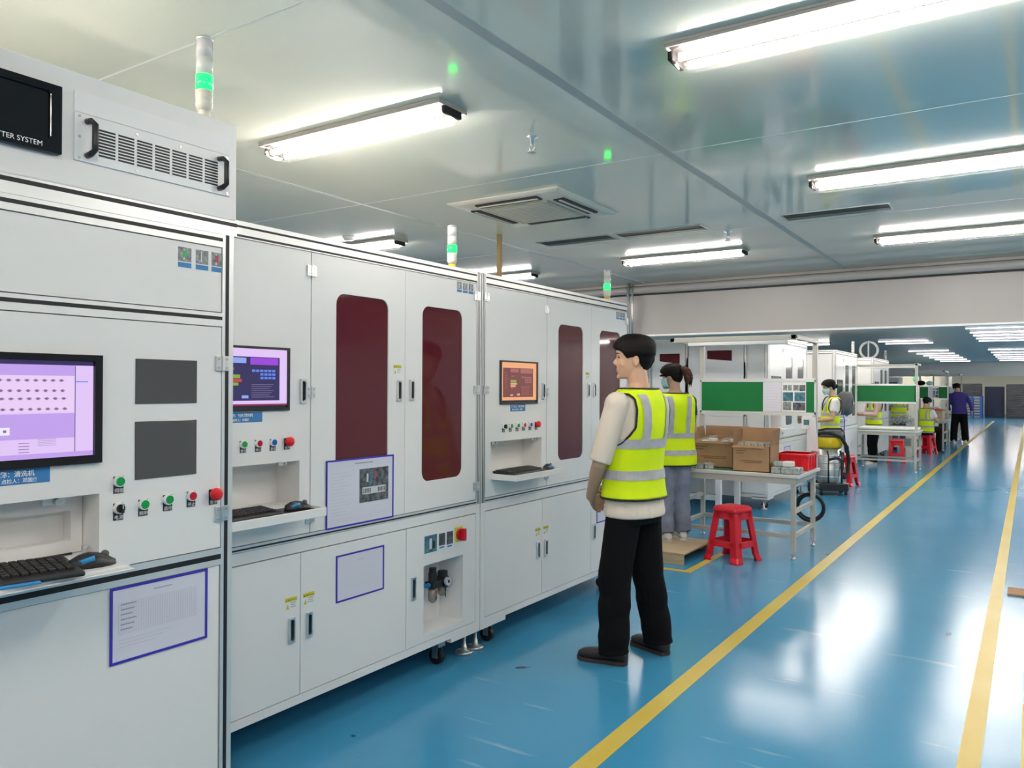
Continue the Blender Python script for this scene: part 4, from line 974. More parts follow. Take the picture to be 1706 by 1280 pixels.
    # --- trousers with soft breaks over the shoe
    if lower:
        q = MB()
        if dz == 0: q.rings([[torso_pt(z, p, 0.003) for p in PH] for z in (0.755, 0.80, 0.84, 0.90, 0.99)], trousers)
        else: q.rings([[torso_pt(z, p, 0.003) for p in PH] for z in (0.80, 0.84, 0.90, 0.99)], trousers)
        rnd = random.Random(int(H*1000))
        for (hp, kn, an, tt) in legs:
            hp, kn, an = Vector(hp), Vector(kn), Vector(an); pts, rs = [], []
            for i in range(5):
                t = i/5; pts.append(hp.lerp(kn, t)); rs.append(tr_r[0] + (tr_r[1]-tr_r[0])*t)
            for i in range(8):
                t = i/7; pts.append(kn.lerp(an, t) + Vector((0, 0.004*math.sin(i*2.1), 0))); rs.append(tr_r[1] + (tr_r[2]-tr_r[1])*t + 0.0035*math.sin(i*2.4 + rnd.random()))
            pts.append(an - Vector((0, 0, 0.03 if shoes is SHOEB else -0.005))); rs.append(tr_r[2]*1.02)
            q.tube(pts, rs, trousers, n=18); q.ball(hp, tr_r[0]*0.9, trousers); q.ball(kn, tr_r[1], trousers)
        part(q, 'trousers', remesh=vox*1.1, smooth_it=3)
    # --- shoes
        for (hp, kn, an, tt) in legs:
            an, tt = Vector(an), Vector(tt); g = Vector((tt.x-an.x, tt.y-an.y, 0)).normalized(); sd = Vector((g.y, -g.x, 0)); z0 = tt.z-0.028
            heel = Vector((an.x, an.y, z0)) - g*0.075
            R = []
            for t, w_, h_ in ((0.0, 0.020, 0.045), (0.012, 0.034, 0.070), (0.05, 0.038, 0.088), (0.10, 0.040, 0.082), (0.15, 0.046, 0.062), (0.21, 0.049, 0.052), (0.25, 0.042, 0.044), (0.272, 0.024, 0.032), (0.279, 0.008, 0.024)):
                R.append([heel + g*t + sd*(w_*spow(cos(a), 0.8)) + Vector((0, 0, 0.014 + h_*0.5 + h_*0.5*spow(sin(a), 0.8))) for a in [2*pi*k/16 for k in range(16)]])
            sh_ = part(MB().rings(R, shoes), 'shoe')
            so = MB().rings([[heel + g*(t*1.01) + sd*(w_*1.04*c) + Vector((0, 0, z)) for t, w_, c in ([(t, w_, 1) for t, w_ in SOLEP] + [(t, w_, -1) for t, w_ in SOLEP[::-1]])] for z in (0.0, 0.020)], SOLE if shoes is SHOEB else PHW, smooth=False)
            so.xf(fin); so.build('shoe_sole', sh_, local=True)
    # --- vest
    if vest:
        vo = 0.026; M_ = 96; z0, z1, ZA = vhem, 1.492, 1.185
        zz = sorted([z0 + (z1-z0)*i/40 for i in range(41)] + [ZA, ZA+0.006, ZA+0.015]); NZ = len(zz)
        NS, NF = 8, 40; NC = 2*(NS+NF); vs = []
        def phis(z):
            a = interp(TORSO, z)[0]*wide + vo; lim = 0.158*wide
            if z <= ZA: return 0.02
            f = math.acos(spow(min(1, lim/a), 1.15)) if a > lim else 0.0
            return max(0.02, f*min(1, math.sqrt((z-ZA)/0.10)))
        for z in zz:
            fl = 0.012*max(0, (1.15-z)/0.3); q_ = phis(z)
            cols = [-q_ + 2*q_*k/NS for k in range(NS)] + [q_ + (pi-2*q_)*k/NF for k in range(NF)] + [pi-q_ + 2*q_*k/NS for k in range(NS)] + [pi+q_ + (pi-2*q_)*k/NF for k in range(NF)]
            vs += [torso_pt(z, c, vo + fl, wide) for c in cols]
        fs = []
        for i in range(NZ-1):
            for k in range(NC):
                k2 = (k+1) % NC; c = (vs[i*NC+k] + vs[(i+1)*NC+k2])*0.5
                side = k < NS or NS+NF <= k < 2*NS+NF
                if side and zz[i] >= ZA and phis(zz[i+1]) > 0.021: continue
                if c.y > 0 and c.z > 1.25 and abs(c.x) < (c.z-1.25)*0.42: continue
                fs.append((i*NC+k, i*NC+k2, (i+1)*NC+k2, (i+1)*NC+k))
        v = MB().add(vs, fs, VESTM, True)
        ed = {}
        for f in fs:
            for a, c in zip(f, f[1:]+f[:1]): ed[tuple(sorted((a, c)))] = ed.get(tuple(sorted((a, c))), 0) + 1
        rim = [e for e, n in ed.items() if n == 1]
        nb = {}
        for a, c in rim: nb.setdefault(a, []).append(c); nb.setdefault(c, []).append(a)
        loops, seen = [], set()
        for s_ in nb:
            if s_ in seen: continue
            stack, grp = [s_], set()
            while stack:
                q_ = stack.pop()
                if q_ in grp: continue
                grp.add(q_); stack += nb[q_]
            seen |= grp; loops.append(grp)
        v.xf(fin); vo_ = v.build('vest', body, local=True)
        so = vo_.modifiers.new('solid', 'SOLIDIFY'); so.thickness = 0.006
        for grp in loops:
            E_ = MB()
            for a, c in rim:
                if a in grp: E_.tube([vs[a], vs[c]], 0.0065, BLACK, n=5)
            if len(grp) > 8: E_.xf(fin); E_.build('vest_edging', vo_, local=True, label='black edging')
        for zb in (vhem+0.13, vhem+0.30):
            r2 = MB(); st = []
            for i in range(M_+1):
                p = 2*pi*i/M_
                for z in (zb-0.026, zb, zb+0.026): st.append(torso_pt(z, p, vo + 0.004 + 0.012*max(0, (1.15-z)/0.3), wide))
            r2.add(st, [(i*3+j, (i+1)*3+j, (i+1)*3+j+1, i*3+j+1) for i in range(M_) for j in range(2)], REFL, True)
            r2.xf(fin); r2.build('reflective_band', vo_, local=True, label='silver band around the vest')
        for sx in (-1, 1):
            for back in (True, False):
                r2 = MB(); st = []; zt = [vhem+0.325 + (1.462-vhem-0.325)*i/18 for i in range(19)]
                for z in zt:
                    for dx in (-0.026, 0, 0.026):
                        xx = sx*(0.092 + 0.012*max(0, (z-1.3)/0.16)) + dx
                        st.append(torso_pt(z, torso_phi(z, xx, vo, wide, back), vo+0.0045, wide))
                r2.add(st, [(i*3+j, (i+1)*3+j, (i+1)*3+j+1, i*3+j+1) for i in range(18) for j in range(2)], REFL, True)
                r2.xf(fin); r2.build('reflective_band', vo_, local=True, label='silver shoulder strap band')
    # --- hair
    hl = MAN_HL if hair == 'man' else WOM_HL
    T = 0.026 if hair == 'man' else 0.024; NP, NU = 56, 22
    vs, fs = [], []
    for i in range(NU+1):
        for k in range(NP):
            ph = 2*pi*k/NP
            d = abs(((math.degrees(ph) - 90 + 180) % 360) - 180)
            z0 = interp(hl, d)[0]; u = i/NU; z = z0 + (0.2305-z0)*u
            side = 0.55 if (hair == 'man' and 60 < d < 180 and z < 0.12) else 1.0
            off = T*min(1, 0.12 + u*4.0)*side + 0.0018*sin(k*2.3 + i*1.7)
            p = head_pt(z, ph, off); p.z += T*0.8*u
            vs.append(hx(p))
    for i in range(NU):
        fs += [(i*NP+k, i*NP+(k+1) % NP, (i+1)*NP+(k+1) % NP, (i+1)*NP+k) for k in range(NP)]
    fs.append([NU*NP+k for k in range(NP)])
    hq = MB().add(vs, fs, HAIRM, True)
    ho = part(hq, 'hair')
    if hair == 'tail':
        t = MB()
        t.ball((0, -0.145, 0.150), (0.040, 0.038, 0.045), hairm)
        t.tube([(0, -0.10, 0.165), (0, -0.135, 0.165), (0.004, -0.165, 0.135), (0.008, -0.172, 0.09), (0.004, -0.160, 0.045), (0, -0.150, 0.010)], [0.025, 0.040, 0.046, 0.048, 0.036, 0.012], hairm, n=14)
        for i in range(9):
            a = i*0.7; t.tube([(0.02*cos(a), -0.155, 0.12), (0.045*cos(a), -0.185+0.02*sin(a), 0.07), (0.05*cos(a), -0.170, 0.02-0.02*(i % 3))], [0.016, 0.013, 0.003], hairm, n=6)
        t.xf(hx); t.xf(fin); t.build('ponytail', ho, local=True, label='brown ponytail')
        c = MB().tube([head_pt(0.150+0.02*cos(a), a, 0.0235) for a in [2*pi*k/24 for k in range(24)]], 0.006, BLKCLOTH, n=6, closed=True)
        c.xf(hx); c.xf(fin); c.build('hair_band', ho, local=True)
    if hair == 'bun':
        t = MB().ball((0, -0.125, 0.10), (0.035, 0.032, 0.036), hairm); t.xf(hx); t.xf(fin); t.build('hair_bun', ho, local=True)
    if face:
        for sx in (-1, 1):
            e = MB().ball((sx*0.031, 0.0815, 0.122), (0.013, 0.006, 0.005), EYE, n=10, m=6); e.xf(hx); part(e, 'eye')
            e = MB().tube([(sx*0.014, 0.0945, 0.1405), (sx*0.032, 0.0905, 0.146), (sx*0.050, 0.076, 0.141)], [0.003, 0.0036, 0.002], HAIRM, n=6); e.xf(hx); part(e, 'eyebrow')
        e = MB().ball((0, 0.0935, 0.0535), (0.018, 0.0045, 0.006), LIP, n=10, m=6); e.xf(hx); part(e, 'mouth')
    if mask:
        e = MB(); st = []
        zz = (0.006, 0.03, 0.055, 0.08, 0.105)
        for z in zz:
            for i in range(15):
                a = radians(90 - 78 + 156*i/14); st.append(hx(head_pt(z, a, 0.012 + 0.012*max(0, cos(radians(-78+156*i/14)))*(1 if z < 0.1 else 0.5))))
        e.add(st, [(i*15+j, i*15+j+1, (i+1)*15+j+1, (i+1)*15+j) for i in range(4) for j in range(14)], MASK, True)
        e.xf(fin); mo = e.build('face_mask', body, local=True); so = mo.modifiers.new('solid', 'SOLIDIFY'); so.thickness = 0.002
        for sx in (-1, 1):
            l_ = MB().tube([hx((sx*0.074, 0.03, 0.09)), hx((sx*0.083, -0.015, 0.118)), hx((sx*0.083, -0.022, 0.085)), hx((sx*0.070, 0.028, 0.04))], 0.0016, PHW, n=5)
            l_.xf(fin); l_.build('ear_loop', mo, local=True)
    return body
SOLEP = [(0.0, 0.012), (0.010, 0.032), (0.05, 0.039), (0.10, 0.038), (0.15, 0.043), (0.21, 0.050), (0.25, 0.044), (0.272, 0.026), (0.282, 0.006)]
DN, FWD = (0, 0.12, -1), (0, 1, 0)
def stand(lx=0.10, ly=0.0, rx=0.10, ry=0.0, toe=0.10):
    return [((-0.085, 0, 0.84), (-(lx+0.088)/2, ly*0.5+0.03, 0.48), (-lx, ly, 0.085), (-lx-toe*0.4, ly+0.15, 0.028)),
            ((0.085, 0, 0.84), ((rx+0.088)/2, ry*0.5+0.03, 0.48), (rx, ry, 0.085), (rx+toe*0.4, ry+0.15, 0.028))]
# the standing man: faces the machine, hands clasped before him
P1 = (-1.85, 4.07, 0)
person('person in beige shirt, lime vest and black trousers, standing hands clasped by orange screen machine', P1, radians(80), 1.785, head_yaw=radians(38), head_tilt=radians(2),
    arms=[((-0.185, -0.015, 1.405), (-0.250, 0.055, 1.09), (-0.115, 0.215, 0.885), ((0.75, 0.25, -0.55), (0.2, -1, 0.1), 0.5, -1)),
          ((0.185, -0.015, 1.405), (0.240, 0.060, 1.10), (0.095, 0.235, 0.900), ((-0.75, 0.25, -0.60), (-0.2, -1, 0.1), 0.5, 1))],
    legs=[((-0.086, 0, 0.84), (-0.130, 0.035, 0.48), (-0.160, 0.020, 0.085), (-0.205, 0.160, 0.028)), ((0.086, 0, 0.84), (0.115, -0.010, 0.48), (0.160, -0.055, 0.085), (0.190, 0.080, 0.028))],
    shirt=BEIGE, sleeve=0.98, trousers=BLKCLOTH, vox=0.006, tr_r=(0.100, 0.090, 0.084))
# the woman with a ponytail on the low platform
person('person with brown ponytail in lime vest and grey jeans, standing on the low wooden platform', (-2.765, 6.95, 0.097), radians(48), 1.62, wide=1.14, head_yaw=radians(40), head_tilt=radians(10),
    arms=[((-0.175, -0.01, 1.405), (-0.215, 0.09, 1.12), (-0.13, 0.31, 1.06), ((0.2, 1, -0.1), (0, 0, -1), 0.5, 1)), ((0.175, -0.01, 1.405), (0.235, 0.03, 1.12), (0.14, 0.26, 1.03), ((-0.2, 1, -0.1), (0, 0, -1), 0.5, -1))],
    legs=stand(0.10, -0.02, 0.11, 0.02), hem=0.86, vhem=0.765, shirt=DKGREEN, sleeve=0.5, trousers=DENIM, shoes=SHOEW, hair='tail', hairm=HAIRB, vox=0.008, tr_r=(0.108, 0.094, 0.092), mask=True)
# the masked woman behind the vacuum cleaner
person('person with pale blue face mask, white shirt and lime vest, behind the vacuum cleaner', (-2.515, 12.57, 0.075), radians(122), 1.56, head_yaw=radians(0), head_tilt=radians(14),
    arms=[((-0.175, -0.01, 1.405), (-0.21, 0.05, 1.12), (-0.10, 0.27, 1.08), ((0.2, 1, 0.1), (0, 0, -1), 0.5, 1)), ((0.175, -0.01, 1.405), (0.21, 0.05, 1.12), (0.10, 0.27, 1.08), ((-0.2, 1, 0.1), (0, 0, -1), 0.5, -1))],
    legs=stand(), shirt=WHITECOT, sleeve=0.6, trousers=BLKCLOTH, hair='bun', vox=0.011, mask=True)
# workers behind the second board
person('person in pink top, lime vest and black trousers, head behind second green board', (-2.60, 17.05, 0), radians(125), 1.60, head_tilt=radians(15),
    arms=[((-0.175, -0.01, 1.405), (-0.215, 0.07, 1.12), (-0.12, 0.32, 1.12), ((0.2, 1, 0.1), (0, 0, -1), 0.4, 1)), ((0.175, -0.01, 1.405), (0.215, 0.07, 1.12), (0.12, 0.32, 1.12), ((-0.2, 1, 0.1), (0, 0, -1), 0.4, -1))],
    legs=stand(0.1, 0.05, 0.1, -0.03), shirt=PINKCOT, sleeve=1.5, trousers=BLKCLOTH, shoes=SHOEW, hair='bun', vox=0.013, tr_r=(0.10, 0.085, 0.085))
person('person in lime vest and blue jeans seen from behind under the second green board', (-2.72, 21.6, 0), radians(15), 1.60,
    arms=[((-0.175, -0.01, 1.405), (-0.215, 0.07, 1.12), (-0.12, 0.30, 1.10), ((0.2, 1, 0.1), (0, 0, -1), 0.4, 1)), ((0.175, -0.01, 1.405), (0.215, 0.07, 1.12), (0.12, 0.30, 1.10), ((-0.2, 1, 0.1), (0, 0, -1), 0.4, -1))],
    legs=stand(), shirt=WHITECOT, sleeve=0.6, trousers=DENIM2, hair='bun', vox=0.015)
# seated worker on the red stool by the third bench
person('person in lime vest seated on the red stool at the third bench', (-2.05, 20.82, 0), radians(-25), 1.60, head_tilt=radians(20), dz=-0.32,
    arms=[((-0.175, -0.01, 1.405), (-0.22, 0.14, 1.17), (-0.12, 0.38, 1.20), ((0.2, 1, 0.0), (0, 0, -1), 0.4, 1)), ((0.175, -0.01, 1.405), (0.22, 0.14, 1.17), (0.12, 0.38, 1.20), ((-0.2, 1, 0.0), (0, 0, -1), 0.4, -1))],
    legs=[((-0.10, 0.0, 0.94), (-0.13, 0.38, 0.95), (-0.13, 0.36, 0.405), (-0.14, 0.51, 0.348)), ((0.10, 0.0, 0.94), (0.13, 0.38, 0.95), (0.13, 0.36, 0.405), (0.14, 0.51, 0.348))],
    shirt=WHITECOT, sleeve=0.6, trousers=BLKCLOTH, hair='man', vox=0.014, hem=0.86)
# the man in the violet jacket leaning forward
person('person in violet blue jacket and black trousers leaning forward beside the third bench', (-1.66, 25.35, 0), radians(16), 1.74, head_tilt=radians(18), bend=radians(24), bend_z=0.92,
    arms=[((-0.19, -0.01, 1.40), (-0.27, 0.06, 1.12), (-0.20, 0.22, 0.98), ((0.3, 0.8, -0.4), (0.3, 0, -1), 0.5, 1)), ((0.19, -0.01, 1.40), (0.27, -0.09, 1.13), (0.285, -0.14, 0.905), ((0, 0.1, -1), (-1, 0, 0), 0.7, 1))],
    legs=[((-0.09, 0, 0.86), (-0.12, 0.05, 0.48), (-0.17, -0.10, 0.085), (-0.18, 0.06, 0.028)), ((0.09, 0, 0.86), (0.13, 0.03, 0.48), (0.15, -0.02, 0.085), (0.17, 0.13, 0.028))],
    shirt=NAVY, sleeve=1.5, trousers=BLKCLOTH, shoes=SHOEW, vest=False, hair='man', vox=0.013, hem=0.84, wide=1.1, tr_r=(0.112, 0.096, 0.092))
# ------------------------------------------------------------------ workbenches with a board and a lamp frame
def bench(label, x0, x1, yf, yb, posts_at_back=True, board=True, photos='photos', cover=False):
    """x0..x1 wide, front edge yf, back edge yb"""
    r = thing('workbench', label, 'workbench', ((x0+x1)/2, (yf+yb)/2, 0), 0, 'workbenches along the walkway')
    ZT = 0.745
    MB().box((x0, yf, ZT-0.03), (x1, yb, ZT), BENCHTOP).build('table_top', r, bevel=0.004)
    MB().box((x0+0.05, yf+0.06, ZT), (x1-0.10, yb-0.06, ZT+0.0025), MATGREEN).build('bench_mat', r)
    MB().box((x0+0.03, yf+0.015, ZT-0.085), (x1-0.03, yf+0.045, ZT-0.03), BENCH).box((x0+0.03, yb-0.045, ZT-0.085), (x1-0.03, yb-0.015, ZT-0.03), BENCH).box((x0+0.03, yf+0.03, ZT-0.085), (x0+0.06, yb-0.03, ZT-0.03), BENCH).box((x1-0.06, yf+0.03, ZT-0.085), (x1-0.03, yb-0.03, ZT-0.03), BENCH).build('apron', r)
    lx = (x0+0.035, x1-0.075)
    for x in lx:
        for y in (yf+0.03, yb-0.07):
            lg = MB().box((x, y, 0.045), (x+0.04, y+0.04, ZT-0.085), BENCH).build('leg', r, bevel=0.003)
            MB().lathe([(0.022, 0), (0.024, 0.008), (0.018, 0.018), (0.008, 0.02), (0.008, 0.05)], (x+0.02, y+0.02, 0), CHROME, n=14).build('leveling_foot', lg)
    for z, yy in ((0.20, yf+0.035), (0.20, yb-0.065)): MB().box((lx[0]+0.03, yy, z-0.015), (lx[1]+0.01, yy+0.03, z+0.02), BENCH).build('stretcher', r)
    for x in lx: MB().box((x+0.005, yf+0.06, 0.185), (x+0.035, yb-0.06, 0.22), BENCH).build('stretcher', r)
    for x in lx: MB().box((x+0.005, yf+0.06, 0.40), (x+0.035, yb-0.06, 0.435), BENCH).build('side_rail', r)
    yp = yb-0.05 if posts_at_back else yf+0.03
    ya = yf-0.02 if posts_at_back else yf+0.55
    for x in (lx[0]-0.02, lx[1]+0.01): MB().box((x, yp, ZT), (x+0.045, yp+0.045, 1.97), BENCH).build('upright_post', r, bevel=0.003)
    for x in (lx[0]-0.02, lx[1]+0.01): MB().box((x, min(ya, yp), 1.935), (x+0.045, max(ya, yp)+0.045, 1.975), BENCH).build('top_arm', r, bevel=0.003)
    MB().box((lx[0]-0.02, ya, 1.93), (lx[1]+0.055, ya+0.04, 1.975), BENCH).build('top_beam', r, bevel=0.003)
    MB().box((lx[0]+0.08, ya+0.20, 1.905), (lx[1]-0.08, ya+0.28, 1.945), WHITE2).build('lamp_bar', r, bevel=0.004)
    if board:
        bx0, bx1 = lx[0]+0.0, lx[1]+0.035; z0, z1 = 1.255, 1.585
        y = yp-0.004 if posts_at_back else yp
        bd = MB().box((bx0, y, z0), (bx1, y+0.012, z1), GREENB).build('notice_board', r, label='green notice board')
        f = MB().box((bx0-0.012, y-0.006, z1-0.018), (bx1+0.012, y+0.016, z1+0.016), ALU).box((bx0-0.012, y-0.006, z0-0.016), (bx1+0.012, y+0.016, z0+0.018), ALU).box((bx0-0.014, y-0.006, z0), (bx0+0.004, y+0.016, z1), ALU).box((bx1-0.004, y-0.006, z0), (bx1+0.014, y+0.016, z1), ALU)
        f.build('board_frame', bd)
        if photos:
            wb = bx1-bx0; pz0, pz1 = z0+0.02, z1-0.02
            fs_ = (0.565, 0.93) if photos == 'photos' else (0.30, 0.68)
            pa, pb = bx0+wb*fs_[0], bx0+wb*fs_[1]; pm = pa + (pb-pa)*0.44
            p = MB().rectY(y-0.0062, pa, pm-0.003, pz0, pz1, PAPER, 0.001)
            for i in range(9): p.rectY(y-0.0072, pa+0.02, pm-0.02-0.015*(i % 3), pz1-0.03-0.028*i, pz1-0.027-0.028*i, PRINTL, 0.0004)
            p.build('paper_sheet', bd)
            p = MB().rectY(y-0.0062, pm, pb, pz0, pz1, PAPERW, 0.001); wq = pb-pm; hq = pz1-pz0; ph = MB()
            for u0, u1, v0, v1, M in ((0.06, 0.22, 0.72, 0.90, PHOTO1), (0.25, 0.42, 0.72, 0.90, PHOTO1), (0.48, 0.70, 0.72, 0.90, PHOTO1), (0.73, 0.97, 0.70, 0.90, PHOTO2), (0.05, 0.47, 0.36, 0.66, PHOTO3), (0.53, 0.97, 0.36, 0.66, PHOTO3), (0.05, 0.40, 0.06, 0.33, PHOTO1), (0.46, 0.97, 0.06, 0.32, PHOTO2)):
                p.rectY(y-0.0072, pm+wq*u0, pm+wq*u1, pz0+hq*v0, pz0+hq*v1, M, 0.0004)
            p.build('photo_sheet', bd)
    return r
bench('grey workbench carrying two cardboard boxes and a red crate', -2.88, -1.685, 7.12, 7.96)
b2 = bench('grey workbench with empty padded top, a red stool behind its legs', -2.78, -1.68, 15.86, 16.66, posts_at_back=False, photos=None)
b3 = bench('grey workbench carrying a big wooden box, beside the person in violet jacket', -2.48, -1.76, 22.25, 23.4, photos='mid')
solo(MB().box((-2.70, 16.0, 0.7478), (-1.72, 16.60, 0.80), PAPERW), 'foam_pad', 'pale padded cushion slab covering the workbench with no boxes', 'pad', bevel=0.02, seg=3)
b4 = bench('far grey workbench mostly hidden behind the bench with wooden box', -2.6, -1.75, 27.3, 28.2, photos='photos')
# controller and hanging paper on the end of the first bench
t = thing('wall_controller', 'small pale control box on the post end of the boxes bench', 'controller', (-1.79, 7.90, 1.12))
MB().box((-1.835, 7.855, 1.115), (-1.745, 7.893, 1.235), WHITE2).build('case', t, bevel=0.004)
MB().rectY(7.8548, -1.815, -1.765, 1.155, 1.205, PHOTO3).build('display', t)
solo(MB().add([(-1.76, 7.845, 1.235), (-1.705, 7.84, 1.235), (-1.675, 7.83, 0.915), (-1.75, 7.835, 0.915), (-1.76, 7.847, 1.235), (-1.705, 7.842, 1.235), (-1.675, 7.832, 0.915), (-1.75, 7.837, 0.915)], [(0, 1, 2, 3), (7, 6, 5, 4), (0, 4, 5, 1), (1, 5, 6, 2), (2, 6, 7, 3), (3, 7, 4, 0)], PAPERW), 'hanging_sheet', 'white paper sheet hanging from the end post of the boxes bench', 'sheet')

# ------------------------------------------------------------------ cardboard boxes and their contents
def carton(label, x0, x1, yf, yb, z0, hf, hb):
    r = thing('cardboard_box', label, 'box', ((x0+x1)/2, (yf+yb)/2, z0), 0)
    t = 0.006; L = MB()
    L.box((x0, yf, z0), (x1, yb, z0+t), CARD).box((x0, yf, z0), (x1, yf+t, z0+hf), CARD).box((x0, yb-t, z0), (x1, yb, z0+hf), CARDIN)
    L.box((x0, yf, z0), (x0+t, yb, z0+hf), CARD).box((x1-t, yf, z0), (x1, yb, z0+hf), CARD)
    for i, (u0, u1, v) in enumerate(((0.10, 0.38, 0.78), (0.10, 0.30, 0.68), (0.20, 0.80, 0.40), (0.30, 0.78, 0.34))): L.rectY(yf-0.0003, x0+(x1-x0)*u0, x0+(x1-x0)*u1, z0+hf*v, z0+hf*(v+0.035), CARDPRINT, 0.0006)
    L.build('carton_body', r)
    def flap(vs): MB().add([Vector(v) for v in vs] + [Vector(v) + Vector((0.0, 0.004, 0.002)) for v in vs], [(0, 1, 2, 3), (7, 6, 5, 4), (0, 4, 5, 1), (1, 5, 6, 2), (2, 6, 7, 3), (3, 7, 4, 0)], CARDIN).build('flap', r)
    f = hb-hf; zt = z0+hf
    flap([(x0, yb-t, zt), (x1, yb-t, zt), (x1+0.005, yb+0.02, zt+f), (x0-0.005, yb+0.02, zt+f)])
    flap([(x0+t, yf+0.01, zt), (x0+t, yb-0.01, zt), (x0-0.02, yb-0.005, zt+f), (x0-0.02, yf+0.06, zt+f*0.85)])
    flap([(x1-t, yf+0.01, zt), (x1-t, yb-0.01, zt), (x1+0.01, yb, zt+f), (x1+0.012, yf+0.02, zt+f*0.92)])
    flap([(x0+0.005, yf+0.002, zt), (x1-0.06, yf+0.002, zt), (x1-0.05, yf-0.018, zt-0.02), (x0-0.005, yf-0.015, zt-0.02)])
    return r
carton('large open cardboard box at the front of the bench, full of clear bags', -2.285, -1.945, 7.175, 7.475, 0.7478, 0.235, 0.385)
carton('open cardboard box further back, half hidden by the ponytailed woman', -2.76, -2.32, 7.38, 7.80, 0.7478, 0.245, 0.375)
def pack(x, y, z, sx, sy, sz, rz, label, group, M=PACKM):
    r = thing('bagged_part', label, 'bagged part', (x, y, z), rz, group)
    MB().box((-sx/2, -sy/2, 0), (sx/2, sy/2, sz*0.9), M).build('part_block', r, local=True, bevel=0.006)
    R = [[(-sx*0.54, -sy*0.5, 0), (sx*0.54, -sy*0.5, 0), (sx*0.54, sy*0.5, 0), (-sx*0.54, sy*0.5, 0)], [(-sx*0.55, -sy*0.52, sz*0.5), (sx*0.55, -sy*0.52, sz*0.55), (sx*0.53, sy*0.5, sz*0.5), (-sx*0.55, sy*0.53, sz*0.5)], [(-sx*0.40, -sy*0.38, sz), (sx*0.44, -sy*0.40, sz*0.97), (sx*0.42, sy*0.42, sz), (-sx*0.42, sy*0.38, sz*0.98)]]
    MB().rings(R, BAG, smooth=False).build('clear_bag', r, local=True, bevel=0.004)
BAG = mat('clear bag film', (0.85, 0.87, 0.87), 0.12, alpha=0.16, bump=(45, 0.8, 0.01))
GP = 'clear bagged parts in front of the red crate'
for i, (x, y) in enumerate(((-1.888, 7.175), (-1.803, 7.17), (-1.732, 7.175))): pack(x, y, 0.7478, 0.078, 0.065, 0.062, 0.1*(i % 2), 'clear bagged grey part on the bench in front of the red crate', GP)
for x, y in ((-1.89, 7.255), (-1.806, 7.255), (-1.724, 7.26)): pack(x, y, 0.7478, 0.078, 0.065, 0.062, -0.1, 'clear bagged grey part on the bench in front of the red crate', GP)
pack(-1.885, 7.225, 0.8105, 0.085, 0.07, 0.045, 0.3, 'clear bagged part with white label lying on the small heap, nearer the carton', GP)
pack(-1.795, 7.22, 0.8105, 0.085, 0.07, 0.050, -0.2, 'white filmed bagged part lying on top of the small heap', GP, PACKW)
for i, (x, y) in enumerate(((-2.60, 7.19), (-2.51, 7.20), (-2.555, 7.27))): pack(x, y, 0.7478, 0.075, 0.06, 0.055, 0.15*i, 'clear bagged part on the bench between woman and carton', 'bagged parts beside the woman')
for i in range(5): pack(-2.23 + 0.062*i, 7.28, 0.754, 0.05, 0.09, 0.265, 0.0, 'clear bagged part poking out of the front carton', 'bagged parts in the front carton')
for i in range(3): pack(-2.20 + 0.10*i, 7.405, 0.754, 0.085, 0.08, 0.25, 0.0, 'white bag poking out of the front carton', 'white bags in the front carton', PACKW)
for i in range(6): pack(-2.70 + 0.066*i, 7.47, 0.754, 0.062, 0.11, 0.255+0.02*(i % 3), 0.0, 'crumpled white bag in the carton further back', 'white bags in the rear carton', PACKW)
# red crate
t = thing('plastic_crate', 'bright red plastic crate on the bench corner', 'crate', (-1.85, 7.68, 0.7478))
x0, x1, y0, y1, z0, z1 = -1.995, -1.692, 7.515, 7.87, 0.7478, 0.895
b = MB()
o_ = [(x0+0.008, y0+0.008), (x1-0.008, y0+0.008), (x1-0.008, y1-0.008), (x0+0.008, y1-0.008)]; q_ = [(x0, y0), (x1, y0), (x1, y1), (x0, y1)]
i_ = [(x0+0.012, y0+0.012), (x1-0.012, y0+0.012), (x1-0.012, y1-0.012), (x0+0.012, y1-0.012)]
b.rings([[(a, c, z0) for a, c in o_], [(a, c, z1) for a, c in q_], [(a, c, z1) for a, c in i_], [(a, c, z0+0.01) for a, c in i_]], REDC, smooth=False).build('crate_body', t, bevel=0.003)
rb = MB()
for x in (x0+0.06, (x0+x1)/2, x1-0.06): rb.box((x-0.004, y0-0.006, z0+0.01), (x+0.004, y0+0.006, z1-0.01), REDC)
for y in (y0+0.08, y0+0.18, y0+0.28): rb.box((x1-0.006, y-0.004, z0+0.01), (x1+0.006, y+0.004, z1-0.01), REDC)
rb.build('side_rib', t)
MB().rings([[(a, c, z1-0.012) for a, c in ((x0-0.008, y0-0.008), (x1+0.008, y0-0.008), (x1+0.008, y1+0.008), (x0-0.008, y1+0.008))], [(a, c, z1+0.004) for a, c in ((x0-0.008, y0-0.008), (x1+0.008, y0-0.008), (x1+0.008, y1+0.008), (x0-0.008, y1+0.008))], [(a, c, z1+0.004) for a, c in i_], [(a, c, z1-0.012) for a, c in i_]], REDC, caps=False, smooth=False).build('rim', t)

